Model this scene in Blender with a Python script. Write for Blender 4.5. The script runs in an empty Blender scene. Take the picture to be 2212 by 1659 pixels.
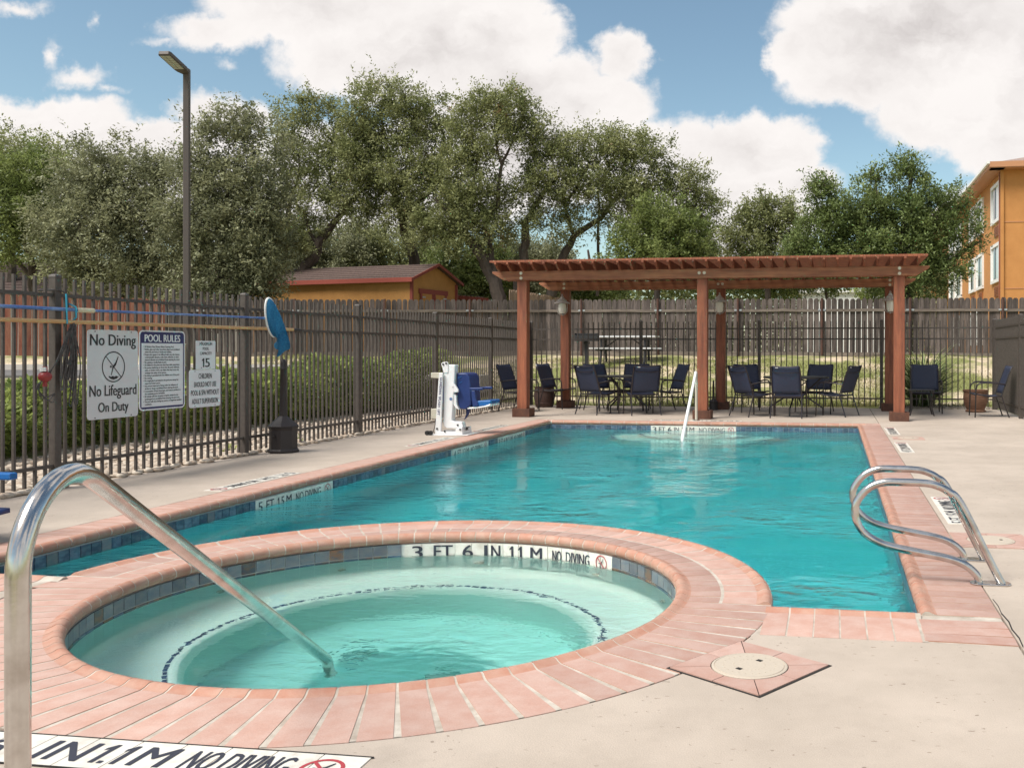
import bpy, math, random
import numpy as np
from mathutils import Vector, Matrix

random.seed(7)
RNG = np.random.default_rng(11)
SC = bpy.context.scene
COL = SC.collection
PI = math.pi
R = math.radians

# ------------------------------------------------------------------ camera
EYE = 1.2
YAW = R(8.99)
CA, SA = math.cos(YAW), math.sin(YAW)
cam_d = bpy.data.cameras.new('camera')
cam = bpy.data.objects.new('camera', cam_d)
COL.objects.link(cam)
cam.location = (0, 0, EYE)
cam.rotation_euler = (R(90), 0, YAW)
cam_d.sensor_width = 36
cam_d.lens = 36 * 2017 / 2212
cam_d.shift_x = 0.5 - 1481 / 2212
cam_d.shift_y = -70.5 / 2212
cam_d.clip_start = 0.05
cam_d.clip_end = 2000
SC.camera = cam

# ------------------------------------------------------------------ colour management, render
SC.view_settings.view_transform = 'Standard'
SC.view_settings.look = 'None'
SC.view_settings.gamma = 1
SC.view_settings.use_curve_mapping = False
SC.view_settings.exposure = 0.94
SC.cycles.max_bounces = 9
SC.cycles.diffuse_bounces = 3
SC.cycles.glossy_bounces = 4
SC.cycles.transmission_bounces = 5
SC.cycles.transparent_max_bounces = 12
SC.cycles.volume_bounces = 0
SC.cycles.sample_clamp_indirect = 60
SC.cycles.use_denoising = True
SC.cycles.use_adaptive_sampling = True

# ------------------------------------------------------------------ sun
SUN = Vector((-0.55, -0.62, 1.15)).normalized()
sun_d = bpy.data.lights.new('sun', 'SUN')
sun_d.energy = 2.6
sun_d.angle = R(28)
sun_d.color = (1.0, 0.95, 0.88)
sun = bpy.data.objects.new('sun', sun_d)
COL.objects.link(sun)
sun.location = (0, 0, 30)
sun.rotation_euler = SUN.to_track_quat('Z', 'Y').to_euler()


# ------------------------------------------------------------------ node helpers
class NT:
    def __init__(self, tree):
        self.t = tree
        self.n = tree.nodes
        self.l = tree.links

    def node(self, typ, **kw):
        n = self.n.new(typ)
        for k, v in kw.items():
            setattr(n, k, v)
        return n

    def link(self, a, b):
        self.l.new(a, b)

    def put(self, sock, v):
        if isinstance(v, bpy.types.NodeSocket):
            self.l.new(v, sock)
        else:
            sock.default_value = v

    def math(self, op, a, b=0.0, c=None, clamp=False):
        n = self.node('ShaderNodeMath', operation=op)
        n.use_clamp = clamp
        self.put(n.inputs[0], a)
        self.put(n.inputs[1], b)
        if c is not None:
            self.put(n.inputs[2], c)
        return n.outputs[0]

    def vmath(self, op, a, b=(0, 0, 0)):
        n = self.node('ShaderNodeVectorMath', operation=op)
        self.put(n.inputs[0], a)
        self.put(n.inputs[1], b)
        return n.outputs['Value'] if op in ('LENGTH', 'DOT_PRODUCT') else n.outputs[0]

    def noise(self, vec, scale, detail=3, rough=0.5, out=0, dist=0.0):
        n = self.node('ShaderNodeTexNoise')
        self.put(n.inputs['Vector'], vec)
        n.inputs['Scale'].default_value = scale
        n.inputs['Detail'].default_value = detail
        n.inputs['Roughness'].default_value = rough
        n.inputs['Distortion'].default_value = dist
        return n.outputs[out]

    def maprange(self, v, a, b, c=0.0, d=1.0, smooth=False):
        n = self.node('ShaderNodeMapRange')
        if smooth:
            n.interpolation_type = 'SMOOTHSTEP'
        self.put(n.inputs[0], v)
        for i, q in zip((1, 2, 3, 4), (a, b, c, d)):
            n.inputs[i].default_value = q
        return n.outputs[0]

    def mix(self, f, a, b, mode='MIX'):
        n = self.node('ShaderNodeMix', data_type='RGBA', blend_type=mode)
        self.put(n.inputs[0], f)
        for s, v in ((n.inputs[6], a), (n.inputs[7], b)):
            if isinstance(v, (tuple, list)) and len(v) == 3:
                v = (*v, 1)
            self.put(s, v)
        return n.outputs[2]


# ------------------------------------------------------------------ world: Nishita sky and cumulus clouds
world = bpy.data.worlds.new('World')
SC.world = world
world.use_nodes = True
w = NT(world.node_tree)
w.n.clear()
sky = w.node('ShaderNodeTexSky', sky_type='NISHITA')
sky.sun_disc = False
sky.sun_elevation = math.asin(SUN.z)
sky.sun_rotation = math.atan2(SUN.x, SUN.y)
sky.air_density = 1.0
sky.dust_density = 0.6
sky.ozone_density = 1.5
tc = w.node('ShaderNodeTexCoord')
dirv = tc.outputs['Generated']
sep = w.node('ShaderNodeSeparateXYZ')
w.link(dirv, sep.inputs[0])
dx = w.math('ADD', w.math('MULTIPLY', sep.outputs[0], CA), w.math('MULTIPLY', sep.outputs[1], SA))
dy = w.math('ADD', w.math('MULTIPLY', sep.outputs[0], -SA), w.math('MULTIPLY', sep.outputs[1], CA))
dys = w.math('MAXIMUM', dy, 0.05)
comb = w.node('ShaderNodeCombineXYZ')
w.put(comb.inputs[0], w.math('DIVIDE', dx, dys))
w.put(comb.inputs[1], w.math('DIVIDE', sep.outputs[2], dys))
uv = comb.outputs[0]
n1 = w.noise(uv, 7.0, 2, 0.5, out=1)
n2 = w.noise(uv, 26.0, 7, 0.62, out=1)
warp = w.vmath('ADD', w.vmath('MULTIPLY', w.vmath('SUBTRACT', n1, (.5, .5, .5)), (.045, .035, 0)),
               w.vmath('MULTIPLY', w.vmath('SUBTRACT', n2, (.5, .5, .5)), (.050, .042, 0)))
uvw = w.vmath('ADD', uv, warp)
CLOUDS = [(700, 10, 300, 100), (470, 62, 150, 45), (350, 88, 50, 15), (900, 110, 330, 130), (1060, 70, 190, 110),
          (1130, 190, 200, 110), (1335, 135, 75, 62), (1245, 235, 200, 90), (1430, 335, 210, 90), (1640, 335, 145, 105),
          (1725, 395, 85, 62), (1500, 430, 230, 110), (1100, 330, 300, 140), (1570, 480, 260, 90),
          (1975, 55, 330, 160), (1860, 165, 200, 85), (2110, 240, 260, 105), (2190, 310, 170, 75), (1710, 115, 68, 85),
          (2400, 150, 300, 250), (2130, 420, 120, 40),
          (108, 108, 24, 42), (180, 165, 78, 30), (238, 192, 34, 16), (30, 8, 85, 24), (208, 48, 13, 18), (482, 125, 24, 14),
          (90, 265, 230, 68), (-20, 235, 80, 40), (225, 238, 58, 32), (450, 242, 100, 56), (545, 252, 62, 42),
          (300, 320, 330, 70), (600, 400, 700, 130), (-250, 200, 200, 120)]
dens = None
for cx_, cy_, rx_, ry_ in CLOUDS:
    d_ = w.vmath('LENGTH', w.vmath('MULTIPLY', w.vmath('SUBTRACT', uvw, ((cx_ - 1481) / 2017, (759 - cy_) / 2017, 0)),
                                   (2017 / rx_, 2017 / ry_, 0)))
    rr = min(rx_, ry_) / 2017.0
    v_ = w.math('MULTIPLY', w.math('SUBTRACT', 1.0, d_), rr)
    dens = v_ if dens is None else w.math('MAXIMUM', dens, v_)
# the sky outside the picture carries the same kind of broken cumulus
gen = w.math('SUBTRACT', w.noise(dirv, 2.3, 8, 0.55), 0.52)
gen = w.math('MULTIPLY', gen, 0.4)
out_up = w.maprange(w.math('DIVIDE', sep.outputs[2], dys), 0.375, 0.45)
out_side = w.maprange(w.math('ABSOLUTE', w.math('ADD', w.math('DIVIDE', dx, dys), 0.19)), 0.6, 0.72)
out_back = w.maprange(dy, 0.35, 0.2)
outm = w.math('MAXIMUM', out_up, w.math('MAXIMUM', out_side, out_back))
dens = w.math('ADD', w.math('MULTIPLY', dens, w.math('SUBTRACT', 1.0, outm)), w.math('MULTIPLY', gen, outm))
dens = w.math('ADD', dens, w.math('MULTIPLY', w.math('SUBTRACT', w.noise(uv, 60, 6, 0.6), 0.5), 0.012))
alpha = w.maprange(dens, -0.002, 0.012, smooth=True)
body = w.maprange(dens, 0.0, 0.07)
shade = w.noise(w.vmath('MULTIPLY', uvw, (1, 1.6, 1)), 8.0, 8, 0.6)
shade = w.maprange(shade, 0.38, 0.62)
greyness = w.math('MULTIPLY', body, w.math('ADD', 0.12, w.math('MULTIPLY', shade, 0.88)))
ccol = w.mix(greyness, (5.8, 5.55, 5.4), (3.7, 3.45, 3.38))
tinted = w.mix(1.0, sky.outputs[0], (0.90, 0.92, 0.80), 'MULTIPLY')
skymix = w.mix(alpha, tinted, ccol)
below = w.maprange(sep.outputs[2], -0.02, 0.0)
skymix = w.mix(below, (2.2, 2.1, 1.9), skymix)
bg = w.node('ShaderNodeBackground')
w.link(skymix, bg.inputs[0])
bg.inputs[1].default_value = 0.09
wo = w.node('ShaderNodeOutputWorld')
w.link(bg.outputs[0], wo.inputs[0])


# ------------------------------------------------------------------ materials
def new_mat(name):
    m = bpy.data.materials.new(name)
    m.use_nodes = True
    nt = NT(m.node_tree)
    nt.n.clear()
    out = nt.node('ShaderNodeOutputMaterial')
    return m, nt, out


def mat(name, col, rough=0.6, metal=0.0, col2=None, scale=4.0, detail=4, stretch=(1, 1, 1), amount=1.0, lo=0.35, hi=0.65,
        rnd=0.0, bump=0.0, bscale=None, spec=0.5, fine=0.0, fscale=120, transl=0.0, coat=0.0):
    m, t, out = new_mat(name)
    geo = t.node('ShaderNodeNewGeometry')
    pos = t.vmath('MULTIPLY', geo.outputs['Position'], stretch)
    if rnd:
        oi = t.node('ShaderNodeObjectInfo')
        pos = t.vmath('ADD', pos, t.vmath('MULTIPLY', oi.outputs['Random'], (37, 53, 71)))
    c = (*col, 1)
    if col2:
        f = t.maprange(t.noise(pos, scale, detail, 0.6), lo, hi, 0, amount)
        c = t.mix(f, col, col2)
    if rnd:
        v = t.maprange(oi.outputs['Random'], 0, 1, 1 - rnd, 1 + rnd)
        c = t.mix(1.0, c, t.node_rgb(v), 'MULTIPLY')
    if fine:
        v = t.maprange(t.noise(pos, fscale, 2, 0.6), 0.3, 0.7, 1 - fine, 1 + fine)
        c = t.mix(1.0, c, t.node_rgb(v), 'MULTIPLY')
    b = t.node('ShaderNodeBsdfPrincipled')
    t.put(b.inputs['Base Color'], c)
    b.inputs['Roughness'].default_value = rough
    b.inputs['Metallic'].default_value = metal
    b.inputs['Specular IOR Level'].default_value = spec
    if coat:
        b.inputs['Coat Weight'].default_value = coat
        b.inputs['Coat Roughness'].default_value = 0.15
    if bump:
        bn = t.node('ShaderNodeBump')
        bn.inputs['Strength'].default_value = bump
        bn.inputs['Distance'].default_value = 0.01
        t.put(bn.inputs['Height'], t.noise(pos, bscale or scale * 3, 5, 0.6))
        t.link(bn.outputs[0], b.inputs['Normal'])
    sh = b.outputs[0]
    if transl:
        tr = t.node('ShaderNodeBsdfTranslucent')
        t.put(tr.inputs[0], c)
        mx = t.node('ShaderNodeMixShader')
        mx.inputs[0].default_value = transl
        t.link(sh, mx.inputs[1])
        t.link(tr.outputs[0], mx.inputs[2])
        sh = mx.outputs[0]
    t.link(sh, out.inputs[0])
    return m


def _node_rgb(self, v):
    n = self.node('ShaderNodeCombineColor')
    for i in range(3):
        self.put(n.inputs[i], v)
    return n.outputs[0]


NT.node_rgb = _node_rgb

M = {}


def leaf_mat(name, a, b, c3=None, transl=0.3, scale=1.2):
    """leaf green that varies from clump to clump (world noise) and a little from leaf to leaf (fine noise)"""
    m, t, out = new_mat(name)
    geo = t.node('ShaderNodeNewGeometry')
    f = t.maprange(t.noise(geo.outputs['Position'], scale, 3, 0.6), 0.35, 0.65)
    c = t.mix(f, a, b)
    f2 = t.maprange(geo.outputs['Random Per Island'], 0, 1, 0.55, 1.45)
    c = t.mix(1.0, c, t.node_rgb(f2), 'MULTIPLY')
    if c3:
        g = t.math('GREATER_THAN', t.noise(geo.outputs['Position'], 0.9, 2, 0.5), 0.70)
        c = t.mix(t.math('MULTIPLY', g, 0.75), c, c3)
    b_ = t.node('ShaderNodeBsdfPrincipled')
    t.put(b_.inputs['Base Color'], c)
    b_.inputs['Roughness'].default_value = 0.5
    b_.inputs['Specular IOR Level'].default_value = 0.35
    tr = t.node('ShaderNodeBsdfTranslucent')
    t.put(tr.inputs[0], c)
    mx = t.node('ShaderNodeMixShader')
    mx.inputs[0].default_value = transl
    t.link(b_.outputs[0], mx.inputs[1])
    t.link(tr.outputs[0], mx.inputs[2])
    t.link(mx.outputs[0], out.inputs[0])
    return m


def concrete_mat():
    m, t, out = new_mat('brushed_concrete')
    geo = t.node('ShaderNodeNewGeometry')
    p = geo.outputs['Position']
    f = t.maprange(t.noise(p, 0.9, 6, 0.65), 0.36, 0.64)
    c = t.mix(f, (0.405, 0.342, 0.282), (0.50, 0.425, 0.355))
    f = t.maprange(t.noise(p, 3.3, 6, 0.7), 0.50, 0.72, 0, 0.6)
    c = t.mix(f, c, (0.38, 0.32, 0.265))
    v = t.maprange(t.noise(p, 240, 2, 0.6), 0.3, 0.7, 0.91, 1.09)
    c = t.mix(1.0, c, t.node_rgb(v), 'MULTIPLY')
    vo = t.node('ShaderNodeTexVoronoi')
    t.put(vo.inputs['Vector'], t.vmath('ADD', t.vmath('MULTIPLY', p, (1, 1.6, 1)),
                                       t.vmath('MULTIPLY', t.noise(p, 30, 2, out=1), (.05, .05, 0))))
    vo.inputs['Scale'].default_value = 26
    sel = t.node('ShaderNodeSeparateColor')
    t.link(vo.outputs['Color'], sel.inputs[0])
    rad = t.maprange(sel.outputs[0], 0.30, 1.0, 0.0, 0.20)
    pit = t.math('LESS_THAN', vo.outputs['Distance'], rad)
    patch = t.maprange(t.noise(p, 1.7, 3, 0.6), 0.35, 0.58)
    pit = t.math('MULTIPLY', pit, t.math('MULTIPLY', patch, 0.9))
    c = t.mix(pit, c, (0.23, 0.18, 0.14))
    b = t.node('ShaderNodeBsdfPrincipled')
    t.put(b.inputs['Base Color'], c)
    b.inputs['Roughness'].default_value = 0.85
    b.inputs['Specular IOR Level'].default_value = 0.25
    bn = t.node('ShaderNodeBump')
    bn.inputs['Strength'].default_value = 0.35
    bn.inputs['Distance'].default_value = 0.004
    hgt = t.math('SUBTRACT', t.noise(p, 160, 3, 0.6), t.math('MULTIPLY', pit, 1.2))
    t.put(bn.inputs['Height'], hgt)
    t.link(bn.outputs[0], b.inputs['Normal'])
    t.link(b.outputs[0], out.inputs[0])
    return m


def water_mats(name, absorb, density, bump, scl, chop=0.22):
    """top sheet: fresnel reflection over clear water; side sheet: clear; both carry the same absorbing volume"""
    res = []
    for top in (True, False):
        m, t, out = new_mat(name + ('_surface' if top else '_side'))
        tr = t.node('ShaderNodeBsdfRefraction') if top else t.node('ShaderNodeBsdfTransparent')
        if top:
            tr.inputs['IOR'].default_value = 1.33
            tr.inputs['Roughness'].default_value = 0.0
            geo = t.node('ShaderNodeNewGeometry')
            p = geo.outputs['Position']
            a = t.noise(t.vmath('MULTIPLY', p, (1.0, 1.7, 1)), scl, 3, 0.55, dist=0.4)
            b = t.noise(t.vmath('MULTIPLY', p, (0.9, 1.2, 1)), scl * 2.7, 2, 0.5, dist=0.6)
            amp = t.maprange(t.noise(p, 0.9, 3, 0.55), 0.40, 0.66, 0.12, 1.7)
            h = t.math('ADD', a, t.math('MULTIPLY', b, chop))
            bn = t.node('ShaderNodeBump')
            t.put(bn.inputs['Strength'], t.math('MULTIPLY', amp, bump))
            bn.inputs['Distance'].default_value = 0.05
            t.put(bn.inputs['Height'], h)
            gl = t.node('ShaderNodeBsdfGlossy')
            gl.inputs['Roughness'].default_value = 0.02
            t.link(bn.outputs[0], gl.inputs['Normal'])
            t.link(bn.outputs[0], tr.inputs['Normal'])
            fr = t.node('ShaderNodeFresnel')
            fr.inputs[0].default_value = 1.33
            t.link(bn.outputs[0], fr.inputs['Normal'])
            mx = t.node('ShaderNodeMixShader')
            t.link(fr.outputs[0], mx.inputs[0])
            t.link(tr.outputs[0], mx.inputs[1])
            t.link(gl.outputs[0], mx.inputs[2])
            t.link(mx.outputs[0], out.inputs[0])
        else:
            t.link(tr.outputs[0], out.inputs[0])
        va = t.node('ShaderNodeVolumeAbsorption')
        va.inputs[0].default_value = (*absorb, 1)
        va.inputs[1].default_value = density
        t.link(va.outputs[0], out.inputs['Volume'])
        res.append(m)
    return res


M['concrete'] = concrete_mat()
M['grout'] = mat('grout', (0.56, 0.51, 0.44), 0.9, col2=(0.38, 0.32, 0.26), scale=9, bump=0.3, bscale=80)
M['grout_white'] = mat('tile_grout', (0.62, 0.62, 0.58), 0.8)
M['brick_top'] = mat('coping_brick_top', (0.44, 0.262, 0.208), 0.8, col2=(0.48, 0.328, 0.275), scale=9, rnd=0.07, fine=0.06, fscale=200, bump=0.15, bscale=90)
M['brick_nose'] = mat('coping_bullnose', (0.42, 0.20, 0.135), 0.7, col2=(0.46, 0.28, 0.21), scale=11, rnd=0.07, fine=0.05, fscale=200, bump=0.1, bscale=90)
M['tile_blue'] = mat('waterline_tile', (0.040, 0.075, 0.13), 0.3, col2=(0.13, 0.18, 0.23), scale=16, stretch=(1, 1, 2.2), rnd=0.35, lo=0.4, hi=0.62)
M['tile_rust'] = mat('waterline_tile_rust', (0.07, 0.085, 0.11), 0.3, col2=(0.20, 0.10, 0.05), scale=14, stretch=(1, 1, 2.2), rnd=0.3, lo=0.42, hi=0.6)
M['tile_slate'] = mat('spa_slate_tile', (0.11, 0.135, 0.17), 0.35, col2=(0.19, 0.19, 0.19), scale=14, stretch=(1, 1, 2), rnd=0.25)
M['tile_white'] = mat('depth_tile', (0.72, 0.69, 0.62), 0.4, col2=(0.55, 0.5, 0.42), scale=14, lo=0.5, hi=0.75, rnd=0.04)
M['ink'] = mat('tile_lettering', (0.035, 0.035, 0.05), 0.45)
M['ink_red'] = mat('tile_red_ring', (0.42, 0.05, 0.06), 0.45)
M['plaster_pool'] = mat('pool_plaster', (0.80, 0.96, 0.97), 0.8, col2=(0.60, 0.87, 0.90), scale=2.0)
M['plaster_spa'] = mat('spa_plaster', (0.93, 0.92, 0.86), 0.8, col2=(0.89, 0.89, 0.82), scale=3.0)
M['spa_deep'] = mat('spa_floor_plaster', (0.64, 0.77, 0.72), 0.8, col2=(0.60, 0.73, 0.68), scale=2.0)
M['step_line'] = mat('step_edge_tile', (0.02, 0.05, 0.13), 0.4)
M['steel'] = mat('brushed_stainless_steel', (0.62, 0.60, 0.58), 0.16, 1.0, col2=(0.42, 0.38, 0.35), scale=12, detail=6, lo=0.45, hi=0.75, bump=0.03, bscale=200)
M['rail_white'] = mat('white_vinyl_rail', (0.8, 0.8, 0.78), 0.35)
M['iron'] = mat('bronze_painted_aluminium', (0.062, 0.050, 0.043), 0.5, col2=(0.085, 0.070, 0.060), scale=20, fine=0.12, fscale=300)
M['lamp_metal'] = mat('lamp_post_paint', (0.085, 0.068, 0.060), 0.5, fine=0.1)
M['cedar'] = mat('stained_cedar', (0.30, 0.098, 0.046), 0.65, col2=(0.16, 0.05, 0.026), scale=14, detail=7, stretch=(1, 1, .09), rnd=0.16, fine=0.15, fscale=60, bump=0.15)
M['cedar_beam'] = mat('stained_cedar_beam', (0.41, 0.165, 0.075), 0.65, col2=(0.23, 0.082, 0.04), scale=16, detail=7, stretch=(.08, .3, 1.2), rnd=0.12, fine=0.15, fscale=60, bump=0.15)
M['cedar_dark'] = mat('post_foot_cladding', (0.13, 0.052, 0.028), 0.7, col2=(0.08, 0.032, 0.02), scale=9, fine=0.2, fscale=60)
M['bolt'] = mat('galvanised_washer', (0.62, 0.56, 0.45), 0.4, 0.5)
M['fence_wood'] = mat('weathered_fence_board', (0.125, 0.100, 0.088), 0.9, col2=(0.058, 0.045, 0.039), scale=9, detail=6, stretch=(1.6, 1.6, .16), rnd=0.28, fine=0.25, fscale=45, bump=0.3, lo=0.38, hi=0.6)
M['fence_rail'] = mat('weathered_fence_rail', (0.20, 0.165, 0.135), 0.9, col2=(0.11, 0.085, 0.07), scale=9, stretch=(.3, .3, 2), fine=0.2, fscale=50)
M['fence_red'] = mat('stained_red_fence_board', (0.17, 0.045, 0.028), 0.85, col2=(0.26, 0.12, 0.075), scale=6, detail=6, stretch=(1.6, 1.6, .25), rnd=0.22, fine=0.2, fscale=45)
M['fence_tan'] = mat('new_fence_board', (0.40, 0.28, 0.20), 0.9, col2=(0.27, 0.18, 0.13), scale=9, stretch=(1.6, 1.6, .2), rnd=0.15)
M['fence_post'] = mat('rusted_steel_fence_post', (0.060, 0.028, 0.022), 0.8, col2=(0.10, 0.045, 0.03), scale=12)
M['galv'] = mat('galvanised_bracket', (0.5, 0.5, 0.5), 0.4, 0.8)
M['grass_ground'] = mat('dry_lawn_ground', (0.19, 0.20, 0.065), 0.95, col2=(0.56, 0.45, 0.32), scale=0.9, detail=8, lo=0.47, hi=0.62, fine=0.3, fscale=22, bump=0.4, bscale=30)
M['grass_blade'] = leaf_mat('grass_blades', (0.16, 0.20, 0.05), (0.34, 0.30, 0.13), None, 0.35, 0.6)
M['asphalt'] = mat('asphalt', (0.16, 0.15, 0.145), 0.95, col2=(0.11, 0.105, 0.10), scale=2, fine=0.2, fscale=60)
M['kerb'] = mat('kerb_concrete', (0.5, 0.46, 0.41), 0.9, fine=0.1)
M['rock'] = mat('river_rock', (0.52, 0.46, 0.38), 0.8, col2=(0.36, 0.27, 0.2), scale=13, fine=0.15, fscale=90)
M['soil'] = mat('soil', (0.13, 0.09, 0.06), 0.95, col2=(0.2, 0.15, 0.1), scale=8, bump=0.4)
M['oak'] = leaf_mat('oak_leaves', (0.19, 0.215, 0.085), (0.34, 0.35, 0.165), (0.34, 0.20, 0.12), 0.38)
M['oak_grey'] = leaf_mat('grey_green_leaves', (0.20, 0.21, 0.12), (0.35, 0.355, 0.21), None, 0.35)
M['fresh'] = leaf_mat('bright_green_leaves', (0.16, 0.205, 0.06), (0.27, 0.31, 0.11), None, 0.4)
M['dark_leaf'] = leaf_mat('dark_green_leaves', (0.12, 0.165, 0.055), (0.23, 0.28, 0.10), None, 0.3)
M['hedge_leaf'] = leaf_mat('hedge_leaves', (0.15, 0.21, 0.05), (0.40, 0.45, 0.14), None, 0.45, 2.5)
M['yucca_leaf'] = leaf_mat('variegated_blades', (0.10, 0.16, 0.05), (0.30, 0.33, 0.16), None, 0.3, 5)
M['bark'] = mat('oak_bark', (0.060, 0.045, 0.036), 0.95, col2=(0.11, 0.085, 0.07), scale=8, stretch=(1, 1, .4), bump=0.6, bscale=18)
M['stucco'] = mat('orange_stucco', (0.54, 0.25, 0.080), 0.9, col2=(0.49, 0.22, 0.068), scale=2, fine=0.06, fscale=60, bump=0.25, bscale=40)
M['shed_wall'] = mat('mustard_shed_panel', (0.43, 0.215, 0.062), 0.85, col2=(0.37, 0.18, 0.05), scale=3, fine=0.12, fscale=40)
M['shed_trim'] = mat('brick_red_trim', (0.29, 0.062, 0.042), 0.7, fine=0.1)
M['shed_trim_dark'] = mat('dark_red_trim', (0.22, 0.045, 0.03), 0.7, fine=0.1)
M['shingle'] = mat('brown_asphalt_shingle', (0.115, 0.078, 0.065), 0.95, col2=(0.075, 0.05, 0.045), scale=14, rnd=0.14, fine=0.35, fscale=50)
M['shingle_pale'] = mat('pinkish_asphalt_shingle', (0.32, 0.235, 0.20), 0.95, col2=(0.25, 0.18, 0.15), scale=14, rnd=0.1, fine=0.25, fscale=50)
M['white_trim'] = mat('white_window_trim', (0.78, 0.77, 0.74), 0.6)
M['white_wall'] = mat('white_siding', (0.75, 0.75, 0.73), 0.7)
M['glass_dark'] = mat('window_glass', (0.05, 0.06, 0.07), 0.06, 0.0, spec=1.0)
M['curtain'] = mat('pale_curtain_behind_glass', (0.55, 0.6, 0.58), 0.25, coat=1.0)
M['grille'] = mat('brown_grille', (0.33, 0.12, 0.035), 0.7)
M['downpipe'] = mat('brown_downpipe', (0.28, 0.09, 0.045), 0.5)
M['eave'] = mat('tan_fascia', (0.50, 0.24, 0.12), 0.6)
M['white_metal'] = mat('white_powder_coat', (0.75, 0.75, 0.75), 0.35, fine=0.03)
M['beige_plastic'] = mat('beige_plastic', (0.50, 0.47, 0.38), 0.5)
M['blue_plastic'] = mat('royal_blue_plastic', (0.012, 0.030, 0.125), 0.4, col2=(0.018, 0.042, 0.16), scale=5)
M['blue_pad'] = mat('blue_plastic_top', (0.016, 0.12, 0.36), 0.35)
M['navy_mesh'] = mat('navy_sling_mesh', (0.020, 0.028, 0.058), 0.65, col2=(0.034, 0.042, 0.078), scale=60, stretch=(1, 1, 3), rnd=0.2, fine=0.25, fscale=160)
M['chair_frame'] = mat('dark_bronze_tube', (0.022, 0.016, 0.018), 0.28, coat=0.3)
M['table_top'] = mat('dark_cast_table_top', (0.028, 0.026, 0.028), 0.35, fine=0.2)
M['urn'] = mat('dark_brown_urn_plastic', (0.026, 0.020, 0.020), 0.55, fine=0.15, fscale=200, bump=0.1, bscale=200)
M['pot'] = mat('ribbed_clay_pot', (0.26, 0.135, 0.08), 0.8, col2=(0.18, 0.09, 0.055), scale=8, stretch=(1, 1, 3))
M['pot_dark'] = mat('dark_barrel_pot', (0.095, 0.052, 0.042), 0.8, col2=(0.06, 0.035, 0.03), scale=8, stretch=(3, 3, .5))
M['sign_grey'] = mat('pale_aluminium_sign', (0.62, 0.61, 0.62), 0.45, fine=0.02)
M['sign_white'] = mat('white_sign', (0.72, 0.72, 0.74), 0.4)
M['sign_navy'] = mat('navy_print', (0.025, 0.025, 0.11), 0.45)
M['print_black'] = mat('black_print', (0.02, 0.02, 0.02), 0.5)
M['print_white'] = mat('white_print', (0.8, 0.8, 0.8), 0.5)
M['pole_blue'] = mat('blue_anodised_pole', (0.085, 0.16, 0.42), 0.3, 0.5, col2=(0.22, 0.32, 0.55), scale=2.5, stretch=(1, 3, 1))
M['pole_wood'] = mat('varnished_wood_pole', (0.62, 0.38, 0.17), 0.45, col2=(0.52, 0.29, 0.12), scale=5, stretch=(3, .4, 3))
M['rope'] = mat('weathered_rope', (0.055, 0.05, 0.048), 0.9, col2=(0.11, 0.10, 0.095), scale=40)
M['red_float'] = mat('red_float', (0.28, 0.03, 0.03), 0.4)
M['net'] = mat('blue_net_mesh', (0.012, 0.125, 0.28), 0.8, col2=(0.03, 0.2, 0.38), scale=50, transl=0.25)
M['cream'] = mat('cream_plastic', (0.62, 0.54, 0.38), 0.5)
M['tie'] = mat('cyan_strap', (0.04, 0.35, 0.5), 0.6)
M['lantern'] = mat('aged_lantern_metal', (0.30, 0.26, 0.235), 0.5, col2=(0.48, 0.43, 0.39), scale=20)
M['frosted'] = mat('frosted_lantern_glass', (0.85, 0.81, 0.72), 0.35, transl=0.0, coat=0.5)
M['led'] = mat('led_lens', (0.42, 0.44, 0.38), 0.3)
M['bench_white'] = mat('aluminium_plank', (0.66, 0.66, 0.66), 0.4)
M['grill_black'] = mat('black_steel_grill', (0.025, 0.025, 0.027), 0.7)
M['skimmer'] = mat('cream_skimmer_lid', (0.50, 0.43, 0.345), 0.6, fine=0.05, fscale=120)
M['hole'] = mat('dark_recess', (0.02, 0.018, 0.016), 0.9)
M['drain'] = mat('drain_cover', (0.16, 0.3, 0.28), 0.6)
M['pool_water'], M['pool_water_side'] = water_mats('pool_water', (0.0, 0.985, 0.99), 0.50, 0.75, 2.6, 0.42)
M['spa_water'], M['spa_water_side'] = water_mats('spa_water', (0.0, 0.985, 0.95), 0.34, 0.22, 4.2, 0.40)


# ------------------------------------------------------------------ geometry helpers
def at(px, py, D):
    """a point of the place: direction read off the photograph (2212 px wide), D metres deep"""
    X = (px - 1481) / 2017 * D
    return Vector((X * CA - D * SA, X * SA + D * CA, EYE + (759 - py) / 2017 * D))


def cw(X, D, z=0.0):
    return Vector((X * CA - D * SA, X * SA + D * CA, z))


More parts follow.
